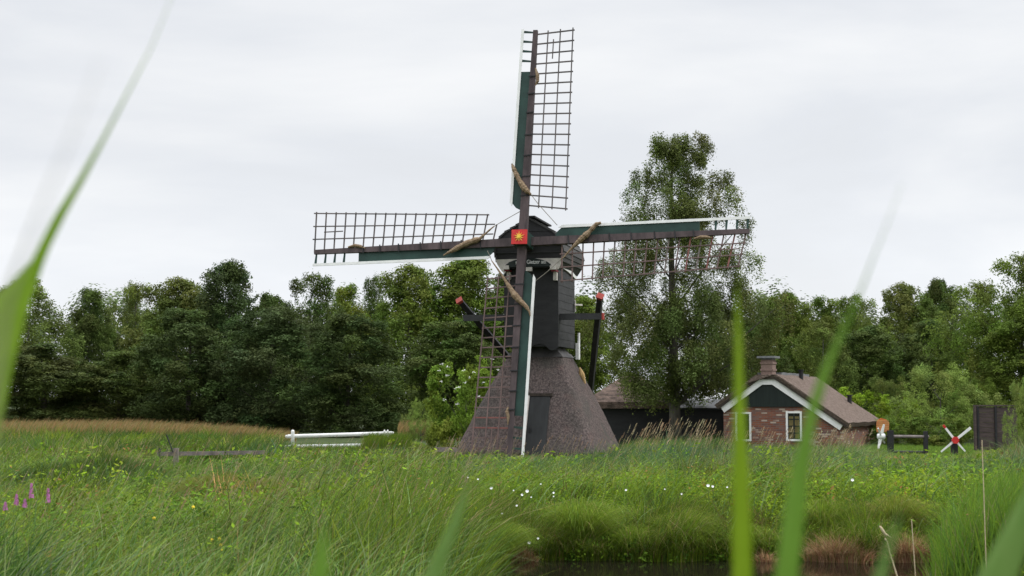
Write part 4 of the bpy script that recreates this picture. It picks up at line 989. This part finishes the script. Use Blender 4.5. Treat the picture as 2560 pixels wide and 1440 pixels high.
# orange band of flowering reeds at the far edge of the field
n = 34000; Y = rng.uniform(72, 90, n); X = rng.uniform(-.345,-.05,n)*Y; px = 1280+F*X/Y
m = (px < 740) | ((px > 995) & (px < 1110)); X, Y, px = X[m], Y[m], px[m]; n = len(X)
pyt = rng.uniform(-3,6,n) + np.interp(px, [0,350,600,740,995,1110],[1041,1041,1050,1066,1040,1045]) + (90-Y)*.9 + rng.uniform(0,7,n)
h = np.maximum(CAMH-(pyt-HOR)*Y/F, .2)
V, Q, C_ = blades(np.stack([X,Y,h-rng.uniform(.25,.45,n)],1), rng.uniform(.25,.45,n), rng.uniform(.03,.06,n), np.stack([rng.uniform(.2,.7,n),rng.uniform(-.1,.1,n)],1), pal(n,[(.33,.215,.09),(.37,.27,.13),(.22,.21,.075)],[3,2.5,2]), 3)
n2 = n//2
S2 = blades(np.stack([X,Y,np.zeros(n)],1)[:n2], h[:n2]-.2, rng.uniform(.03,.05,n2), np.stack([rng.uniform(0,.2,n2),rng.uniform(-.1,.1,n2)],1), pal(n2,[(.13,.19,.05),(.18,.2,.07)],[1,1]), 2)
V, Q, C_ = join([(V,Q,C_), S2])
fast_mesh('flowering_reed_bed', V, Q, C_, M['grass'], label='orange-brown flowering reed bed along the foot of the left wood', cat='reed bed', kind='stuff')

# leafy weeds: mounds of small leaves on the banks and in the field
def mounds(n, X, Y, rad, hgt, per, size, cols, wts, z0=None):
    z = ground_z(X, Y) if z0 is None else z0
    idx = np.repeat(np.arange(n), per); m = len(idx)
    d_ = rng.normal(size=(m,3)); d_[:,2] = np.abs(d_[:,2]); d_ /= np.linalg.norm(d_,axis=1)[:,None]
    q = rng.uniform(.35,1.05,m)
    P = np.stack([X,Y,z],1)[idx] + d_*np.stack([rad,rad,hgt],1)[idx]*q[:,None]
    P[:,2] += rng.uniform(0,.10,m)*(rng.uniform(size=m) < .3)
    nrm = d_*.5 + np.array([0,-.15,.6]) + rng.normal(size=(m,3))*.5; nrm /= np.linalg.norm(nrm,axis=1)[:,None]
    cc = (pal(n, cols, wts, .28)*(1+.35*noise2(X,Y,.9,71)[:,None]*np.array([[1.2,.8,.3]])))[idx]*rng.uniform(.7,1.3,(m,1))
    return leaves(P, nrm, rng.uniform(.5,1.5,m)*size, cc, .45)
WC = [(.165,.265,.018),(.125,.22,.018),(.195,.285,.020),(.085,.155,.020),(.26,.15,.05)]; WW = [4,4,2.5,2,.35]
parts = []
# far bank crest, right of the channel's left end
n = 1250; X = rng.uniform(-.8, 8.2, n); Y = bank_edge(X) + .25 + rng.uniform(0,1,n)**1.4*7.5; px = 1280+F*X/Y
h = rng.uniform(.22,.66,n)*(1+.45*noise2(X,Y,1.3,88))*np.interp(Y-bank_edge(X),[0,.8,3,8],[.75,1.,1.,.85]); z = ground_z(X,Y); h = cap_h(X,Y,h,z, -12)
parts.append(mounds(n, X, Y, rng.uniform(.18,.42,n), h, 95, .055, WC, WW))
n = 640; X = rng.uniform(-.5, 7.6, n); Y = bank_edge(X) + rng.uniform(0,1,n)*1.6-.05
parts.append(mounds(n, X, Y, rng.uniform(.10,.28,n), rng.uniform(.12,.42,n), 60, .055, [(.20,.30,.022),(.15,.25,.022),(.10,.18,.02)], [1,1,1], z0=np.maximum(ground_z(X,Y), WZ)))
# mid field
n = 6400; X, Y = scatter(n, 12, 47, 0, (-.42,.44)); m = (wet(X,Y) < -.3) & ~in_buildings(X,Y) & (noise2(X,Y,.55,33) > rng.normal(-.05,.25,n)); X, Y = X[m], Y[m]; n = len(X)
h = cap_h(X,Y,rng.uniform(.35,.78,n),ground_z(X,Y), -2)
parts.append(mounds(n, X, Y, rng.uniform(.12,.34,n)*np.clip(Y/22,.7,1.6), h, 52, .066*np.clip(np.repeat(Y,52)/20,.75,1.8), WC, WW))
V, Q, C_ = join(parts)
fast_mesh('leafy_weeds', V, Q, C_, M['grass'], label='yellow-green leafy weeds covering the bank and field', cat='weeds', kind='stuff')
# sedge arching over the water
n = 30000; X = rng.uniform(-.9, 7.4, n); Y = bank_edge(X) + rng.uniform(0,1,n)**1.5*1.6-.03; z = np.maximum(ground_z(X,Y), WZ-.02)
cl_n = noise2(X, Y*0, 2.6, 51); h = rng.uniform(.25,.8,n)*(1+.45*cl_n)
col = pal(n, GREENS+[STRAW,(.26,.17,.08)], [4,4,2,2,3,1,1.1,.9])
SG = blades(np.stack([X,Y,z],1), h, rng.uniform(.006,.012,n), np.stack([.45*noise2(X,Y,2.2,52)+rng.normal(0,.3,n)+.06, -rng.uniform(.05,.75,n)],1), col*(1+.3*noise2(X,Y,1.8,53)[:,None]), 4, rng.uniform(.1,.8,n))
fast_mesh('bank_sedge', *SG, M['grass'], label='arching green sedge along the far waterline', cat='sedge', kind='stuff')
# tall bright grass at the right
n = 30000; Y = rng.uniform(15.5, 24.5, n); px = 2320 + rng.uniform(0,1,n)**.9*640; X = (px-1280)*Y/F
m = wet(X,Y) < .1; X, Y, px = X[m], Y[m], px[m]; n = len(X); z = np.maximum(ground_z(X,Y), WZ)
st_ = np.interp(px, [2320,2380,2440,2500,2560,2800],[1290,1205,1165,1150,1120,1080])
h = np.minimum(rng.uniform(.7,1.7,n), CAMH-(st_+rng.uniform(-10,110,n)-HOR)*Y/F-z); h = np.maximum(h,.15)
TG = blades(np.stack([X,Y,z-.03],1), h, rng.uniform(.010,.024,n), np.stack([rng.normal(.25,.22,n)+.2*noise2(X,Y,1.5,61),rng.uniform(-.3,.2,n)],1), (1+.3*noise2(X,Y,1.2,62)[:,None])*pal(n,[(.14,.26,.03),(.19,.30,.035),(.11,.20,.04),(.3,.27,.12)],[4,3,2.5,.4]), 4, rng.uniform(0,.35,n))
fast_mesh('tall_bank_grass', *TG, M['grass'], label='tall bright green grass clump on the bank at the right', cat='grass', kind='stuff')
# sedge tussocks: dome-shaped clumps of arching leaves, each a thing
def dome(pxc, pytop, Y, rad, hgt, n, cols, wts, label, wd=(.007,.014), grp='arching green sedge clumps'):
    X = (pxc-1280)*Y/F; zt3 = CAMH-(pytop-HOR)*Y/F; z0 = float(max(ground_z(np.array([X]),np.array([Y]))[0], WZ)); z0 = max(z0-.05, zt3-hgt)
    a = rng.uniform(0,6.28,n); q = np.sqrt(rng.uniform(0,1,n)); r_ = rad*.35*q
    dr = rng.uniform(.25,.75,n); top = np.where(dr > .34, (2/3)/np.sqrt(3*dr), 1-dr)
    h = (zt3-z0)*rng.uniform(.6,1.05,n)*(1-.25*q)/top; ln = q*rad/np.maximum(h,.1)*rng.uniform(.5,1.25,n)
    P = np.stack([r_*np.cos(a), r_*np.sin(a), np.zeros(n)],1)
    col = pal(n, cols, wts, .3)
    V, Q, C_ = blades(P, h, rng.uniform(*wd,n), np.stack([np.cos(a)*ln+.08, np.sin(a)*ln],1), col, 5, dr)
    V[:,2] = np.maximum(V[:,2], (WZ if z0 < -.3 else -.6)-z0+.0)
    o = fast_mesh('sedge_clump', V, Q, C_, M['grass'], label=label, cat='sedge clump', group=grp); o.location = (X, Y, z0)
SC = [(.19,.28,.030),(.145,.23,.032),(.24,.31,.035),(.38,.30,.13)]; SW = [4,4,2,.5]
dome(1448, 1232, 24.7, .80, .9, 2200, SC, SW, 'largest domed sedge clump, hanging over the water below the mill')
dome(1700, 1262, 24.6, .60, .8, 2600, SC, SW, 'sedge clump left of the bright blurred blade, near the water')
dome(1862, 1300, 24.5, .50, .6, 1800, SC, SW, 'yellowish sedge clump behind the bright blurred blade')
dome(1580, 1300, 24.4, .45, .6, 1500, SC, SW, 'small sedge clump between two larger ones on the bank')
dome(1240, 1290, 23.6, .60, .8, 2200, SC, SW, 'sedge clump at the left end of the visible water')
dome(2230, 1225, 25.0, .65, .8, 2400, [(.22,.27,.035),(.16,.22,.03),(.34,.25,.10)], [3,3,1], 'olive sedge clump above the right dry tussock')
dome(2050, 1235, 25.2, .60, .8, 2200, SC, SW, 'sedge clump above the wide dry tussock')
DG = [(.075,.12,.018),(.055,.09,.016),(.10,.15,.02)]
dome(262, 1128, 30, 1.25, 1.0, 5200, DG, [3,3,1], 'large dark green rush mound in the left field', (.008,.014), 'dark rush mounds in the left field')
dome(120, 1150, 29, 1.0, .9, 3800, DG, [3,3,1], 'dark green rush mound near the left border', (.008,.014), 'dark rush mounds in the left field')
dome(560, 1172, 26, 1.1, .8, 3600, [(.15,.19,.03),(.2,.2,.05),(.26,.18,.07)], [4,3,1.2], 'olive-brown grass mound below the grey fence', (.007,.013), 'dark rush mounds in the left field')
dome(985, 1225, 21, .8, .8, 2600, DG+SC[:1], [3,2,2,2], 'dark green rush clump in the middle of the near grass', (.008,.015), 'dark rush mounds in the left field')
# sparse long leaves at the left bank edge standing before the water
n = 3600; Y = rng.uniform(14, 23.5, n); X = -.35 - rng.uniform(0,1,n)**1.7*1.6; z = ground_z(X,Y)
LG = blades(np.stack([X,Y,z-.02],1), rng.uniform(.5,1.0,n), rng.uniform(.009,.02,n), np.stack([rng.normal(.25,.32,n),rng.uniform(-.3,.3,n)],1), pal(n,GREENS,[4,4,3,2,2,1],.35), 4, rng.uniform(0,.3,n))
fast_mesh('water_edge_grass', *LG, M['grass'], label='long green leaves leaning over the near end of the water', cat='grass', kind='stuff')
# dry tussocks at the waterline, each a thing
def tussock(pxc, wpx, pytop, label, n=1500, seed=0):
    Yc = 24.0; Xc = (pxc-1280)*Yc/F; hw = wpx*Yc/F/2; zt3 = CAMH-(pytop-HOR)*Yc/F
    X = Xc + rng.normal(0,.5,n)*hw; X = np.clip(X, Xc-hw, Xc+hw); Y = bank_edge(X) - rng.uniform(-.12,.28,n)
    top = zt3 - ((X-Xc)/hw)**2*.22
    h = np.maximum((top-WZ)*rng.uniform(.45,1.05,n), .1)
    col = pal(n, [(.50,.29,.16),(.62,.45,.26),(.36,.20,.12),(.22,.25,.06)], [4,3,2,1])
    V, Q, C_ = blades(np.stack([X,Y,np.full(n,WZ-.03)],1), h, rng.uniform(.007,.016,n), np.stack([(X-Xc)/hw*.6+rng.normal(0,.4,n), -rng.uniform(.0,.6,n)],1), col, 4, rng.uniform(0,.7,n))
    V[:,0] -= Xc; V[:,1] -= Yc; V[:,2] -= WZ
    o = fast_mesh('dry_tussock', V, Q, C_, M['grass'], label=label, cat='dry tussock', group='dry brown tussocks at the waterline'); o.location = (Xc, Yc, WZ)
tussock(1305, 75, 1345, 'small reddish dry tussock at the waterline below two white flowers', 900)
tussock(2085, 150, 1312, 'wide brown dry tussock at the waterline left of the bent seed head', 2300)
tussock(2262, 105, 1308, 'brown dry tussock at the waterline right of the bent seed head', 1800)
tussock(1910, 60, 1350, 'small straw-coloured tussock between the two large blurred blades', 500)

# ------------------------------------------------------------------ flowers
def cone_flower(P, r, name, m_, label, cat, group, stem=.35, tilt=(-.9,0)):
    e_ = empty(name, P, 0, label=label, cat=cat, group=group)
    mb_ = MB(); nk = 10; vs = [(0,0,-r*.5)]
    for j, (rr, hh) in enumerate(((.35,-.15),(1.,.12))):
        for k in range(nk): a = 2*math.pi*k/nk; vs.append((rr*r*math.cos(a)*(1+.06*(k%2)), rr*r*math.sin(a)*(1+.06*(k%2)), hh*r))
    fs = [(0,1+(k+1)%nk,1+k) for k in range(nk)] + [(1+k,1+(k+1)%nk,1+nk+(k+1)%nk,1+nk+k) for k in range(nk)]
    o = mb_.add(vs, fs).build('petals', m_, e_, True); o.rotation_euler = (R(62)+tilt[0]*.0, R(random.uniform(-15,15)), 0)
    MB().tube([(0,.02,-.01),(.02,.09,-.15),(.03,.16,-stem)], .004, 5).build('stem', M['stem'], e_)
    return e_
gfl = 'white bindweed flowers on the far bank'
fl_ = [
 (1228,1220,.036,'white bindweed flower near the left end of the row on the bank'),
 (1195,1198,.022,'small white flower above and left of the first bindweed flowers'),
 (1170,1194,.020,'leftmost tiny white flower on the bank'),
 (1318,1228,.040,'largest round white bindweed flower below the mill door'),
 (1305,1237,.030,'white bindweed flower touching the lower left of the largest one'),
 (1284,1226,.018,'tiny white flower between two bigger ones below the mill sail'),
 (1328,1243,.018,'tiny white flower just below the largest bindweed flower'),
 (1292,1264,.026,'white bindweed flower half hidden in green below the pair'),
 (1384,1232,.026,'upper of the two white flowers right of the pair'),
 (1384,1241,.018,'lower of the two white flowers right of the pair'),
 (1352,1210,.018,'tiny white flower above the row, below the thatched skirt'),
 (1255,1284,.024,'single white flower low on the bank at the left'),
 (1345,1346,.028,'white flower just above the small reddish tussock'),
 (1323,1357,.038,'round white bindweed flower lying on the small reddish tussock'),
 (1565,1225,.026,'lone white flower in the middle of the bank'),
 (1662,1223,.018,'tiny white flower left of the pair near the blurred green blade'),
 (1770,1214,.040,'left flower of the white pair beside the tall blurred green blade'),
 (1782,1216,.032,'right flower of the white pair beside the tall blurred green blade'),
 (1704,1235,.022,'small white flower below left of the pair near the blurred blade'),
 (1818,1218,.022,'small faint white flower touching the left edge of the blurred blade'),
 (2131,1200,.038,'lone bright white flower on the bank in front of the cottage'),
]
for px, py, r, lab in fl_:
    Y = 23.75 if py > 1300 else (24.35 if py > 1215 else 24.9); cone_flower(at(px, py, Y), r*.62, 'bindweed_flower', M['flowerwhite'], lab, 'flower', gfl)
def spike(P, ln, lab):
    e_ = empty('pink_flower', P, 0, label=lab, cat='flower', group='pink flower spikes at the left edge')
    n = 120; t_ = rng.uniform(0,1,n); a = rng.uniform(0,6.28,n); rr = (1-t_*.7)*.030
    PP = np.stack([rr*np.cos(a), rr*np.sin(a), t_*ln], 1); nn = np.stack([np.cos(a),np.sin(a),np.full(n,.3)],1); nn /= np.linalg.norm(nn,axis=1)[:,None]
    V, Q, C_ = leaves(PP, nn, rng.uniform(.016,.03,n), np.ones((n,3)), .8); fast_mesh('blossoms', V, Q, C_, M['pink'], e_)
    MB().tube([(0,0,ln),(0,.0,0),(-.04,.03,-.5)], .005, 5).build('stem', M['stem'], e_)
for px, py, ln, lab in ((78,1245,.16,'tallest pink flower spike at the left edge'),(41,1263,.12,'pink flower spike left of the tallest'),(62,1268,.09,'small pink flower spike just below the tallest'),(120,1256,.15,'rightmost pink flower spike, right of the tallest'),(13,1274,.08,'faint pink flower at the very left border')):
    spike(at(px, py, 18.0), ln, lab)
def yhead(P, lab):
    e_ = empty('yellow_flower', P, 0, label=lab, cat='flower', group='small yellow flowers in the left grass')
    n = 30; d_ = rng.normal(size=(n,3)); d_ /= np.linalg.norm(d_,axis=1)[:,None]
    V, Q, C_ = leaves(d_*.015, d_, rng.uniform(.010,.016,n), np.ones((n,3)), .9); fast_mesh('petals', V, Q, C_, M['yflower'], e_)
    MB().tube([(0,0,0),(.02,.03,-.4)], .004, 5).build('stem', M['stem'], e_)
for px, py, lab in ((483,1268,'yellow flower highest in the left grass below the grey fence'),(385,1295,'faint yellow flower left of the others'),(530,1350,'left one of the low yellow flowers'),(548,1347,'right one of the low yellow flowers'),(552,1363,'middle one of the low yellow flowers, just under them'),(553,1376,'lowest yellow flower in the left grass')):
    yhead(at(px, py, 15.5), lab)
# dry reed with bent seed head in front of the water
def pathpts(pts, Y): return [at(px, py, Y) for px, py in pts]
dr_ = empty('dry_reed', at(2280, 1600, 12), 0, label='dry straw stem with a bent pale seed head in front of the water', cat='reed stem')
def rel(e_, pts): return [p-Vector(e_.location) for p in pts]
MB().tube(rel(dr_, pathpts([(2286,1620),(2262,1500),(2241,1435),(2226,1385),(2217,1352)], 12)), [.008,.007,.006,.005,.004], 6).build('stem', M['straw'], dr_)
MB().tube(rel(dr_, pathpts([(2199,1315),(2203,1320),(2208,1328),(2213,1336),(2217,1343)], 12)), [.006,.014,.017,.012,.004], 8, flat=.6).tube(rel(dr_, pathpts([(2214,1335),(2222,1340),(2229,1344)], 12)), [.008,.004,.002], 6).tube(rel(dr_, pathpts([(2212,1345),(2214,1349),(2217,1353)], 12)), [.004,.008,.004], 6).build('seed_head', M['straw'], dr_, True)
for pts, lab in (([(2300,1600),(2288,1430),(2281,1330),(2279,1298)],'thin pale dry stem standing right of the bent seed head'),([(2468,1500),(2462,1300),(2455,1100)],'tall thin pale stem in the bright grass at the right')):
    e_ = empty('dead_reed', at(*pts[0], 13), 0, label=lab, cat='dry stem'); MB().tube(rel(e_, pathpts(pts, 13)), [.004]*len(pts), 5).build('stem', M['straw'], e_)

# ------------------------------------------------------------------ foreground reed leaves, out of focus close to the lens
def fgmat(name, c, c2): 
    m = mat(name, c, c2, 6, .45, .1, (8,8,1)); t = m.node_tree; b = t.nodes['Principled BSDF']; o = t.nodes['Material Output']
    tr = N(t, 'ShaderNodeBsdfTranslucent'); r = [n_ for n_ in t.nodes if n_.type == 'VALTORGB'][0]; t.links.new(r.outputs[0], tr.inputs[0])
    ms = N(t, 'ShaderNodeMixShader'); ms.inputs[0].default_value = .4; t.links.new(b.outputs[0], ms.inputs[1]); t.links.new(tr.outputs[0], ms.inputs[2]); t.links.new(ms.outputs[0], o.inputs[0]); return m
FG = {'lively': fgmat('lively_reed_leaf', (.28,.46,.03), (.36,.55,.05)), 'bright': fgmat('bright_reed_leaf', (.28,.43,.014), (.33,.48,.025)), 'mid': fgmat('green_reed_leaf', (.20,.38,.05), (.25,.44,.06)), 'soft': fgmat('soft_reed_leaf', (.22,.38,.09), (.27,.42,.12)), 'tan': fgmat('tan_reed_leaf', (.36,.36,.22), (.44,.42,.28))}
def fgleaf(pts, dist, m_, label, twist=.15):
    """pts = (px,py,width px) top last; root continues to the ground below the frame"""
    cs = []; 
    for px, py, w_ in pts: cs.append((at(px, py, dist), w_*dist/F))
    # extend to the ground
    p0, w0 = cs[0]; p1, _ = cs[1]; d_ = (p0-p1).normalized()
    if d_.z > -.3: d_ = Vector((d_.x*.4, 0, -.9)).normalized()
    root = []; k = 4; z = p0.z
    for j in range(k, 0, -1):
        f_ = j/k; root.append((Vector((p0.x + d_.x*min(.25, abs(z)*.3)*f_, dist, p0.z*(1-f_) - .02*f_)), w0*(1-.45*f_)))
    cs = root + cs
    O_ = cs[0][0]; mb_ = MB(); vs = []
    for c, w_ in cs:
        c = c-O_; h_ = w_/2; q = .25*h_
        vs += [c+Vector((-h_,-q,0)), c+Vector((0,q,0)), c+Vector((h_,-q,0)), c+Vector((-h_,-q+.0006,0)), c+Vector((0,q+.0006,0)), c+Vector((h_,-q+.0006,0))]
    fs = []
    for i in range(len(cs)-1):
        a, b_ = i*6, i*6+6; fs += [(a,a+1,b_+1,b_),(a+1,a+2,b_+2,b_+1),(a+3,b_+3,b_+4,a+4),(a+4,b_+4,b_+5,a+5),(a,b_,b_+3,a+3),(a+2,a+5,b_+5,b_+2)]
    o = mb_.add(vs, fs).build('reed_leaf', FG[m_], None, True, label=label, cat='reed leaf', group='blurred reed leaves close to the camera'); o.location = O_
fgleaf([(-130,1500,120),(-95,1150,170),(-42,900,170),(2,800,128),(36,745,96),(66,700,64),(95,655,34),(114,612,30),(150,540,28),(200,455,19),(260,345,10),(320,230,5.5),(380,115,2.6),(430,-10,1)], 1.4, 'lively', 'broad green blurred reed leaf reaching up from the left edge into the sky')
fgleaf([(-60,1500,30),(-20,1000,22),(15,760,15),(50,660,9),(90,555,5.5),(130,455,3.6),(175,350,2.4),(215,250,1.4),(250,150,.7)], .62, 'tan', 'very faint brownish blurred blade left of the broad reed leaf')
fgleaf([(1855,1700,48),(1855,1440,50),(1853,1250,42),(1850,1080,32),(1847,930,22),(1845,820,15),(1842,720,4)], 1.35, 'bright', 'upright bright yellow-green blurred blade in front of the cottage window')
fgleaf([(1950,1700,60),(1966,1440,58),(1980,1320,54),(1995,1200,44),(2010,1120,36),(2030,1030,29),(2065,920,23),(2105,830,14),(2145,745,7),(2185,640,3.6),(2225,540,1.8),(2255,460,.8)], 1.2, 'mid', 'long green blurred blade bending right across the cottage roof into the sky')
fgleaf([(1010,1700,50),(1078,1450,42),(1110,1370,36),(1140,1300,26),(1160,1240,14),(1170,1205,4)], 1.4, 'soft', 'slanting blurred green blade at the lower middle')
fgleaf([(2440,1600,110),(2490,1440,100),(2530,1350,80),(2575,1250,60),(2640,1130,40),(2700,1030,20)], 1.3, 'soft', 'broad blurred leaf in the lower right corner')
fgleaf([(2160,1700,40),(2200,1440,30),(2222,1370,20),(2240,1310,10),(2250,1280,4)], 1.0, 'soft', 'faint dark green blurred blade behind the bent seed head')
fgleaf([(795,1700,60),(800,1440,46),(806,1380,30),(812,1330,10),(814,1310,3)], 1.1, 'mid', 'short faint blurred blade at the bottom left of centre')
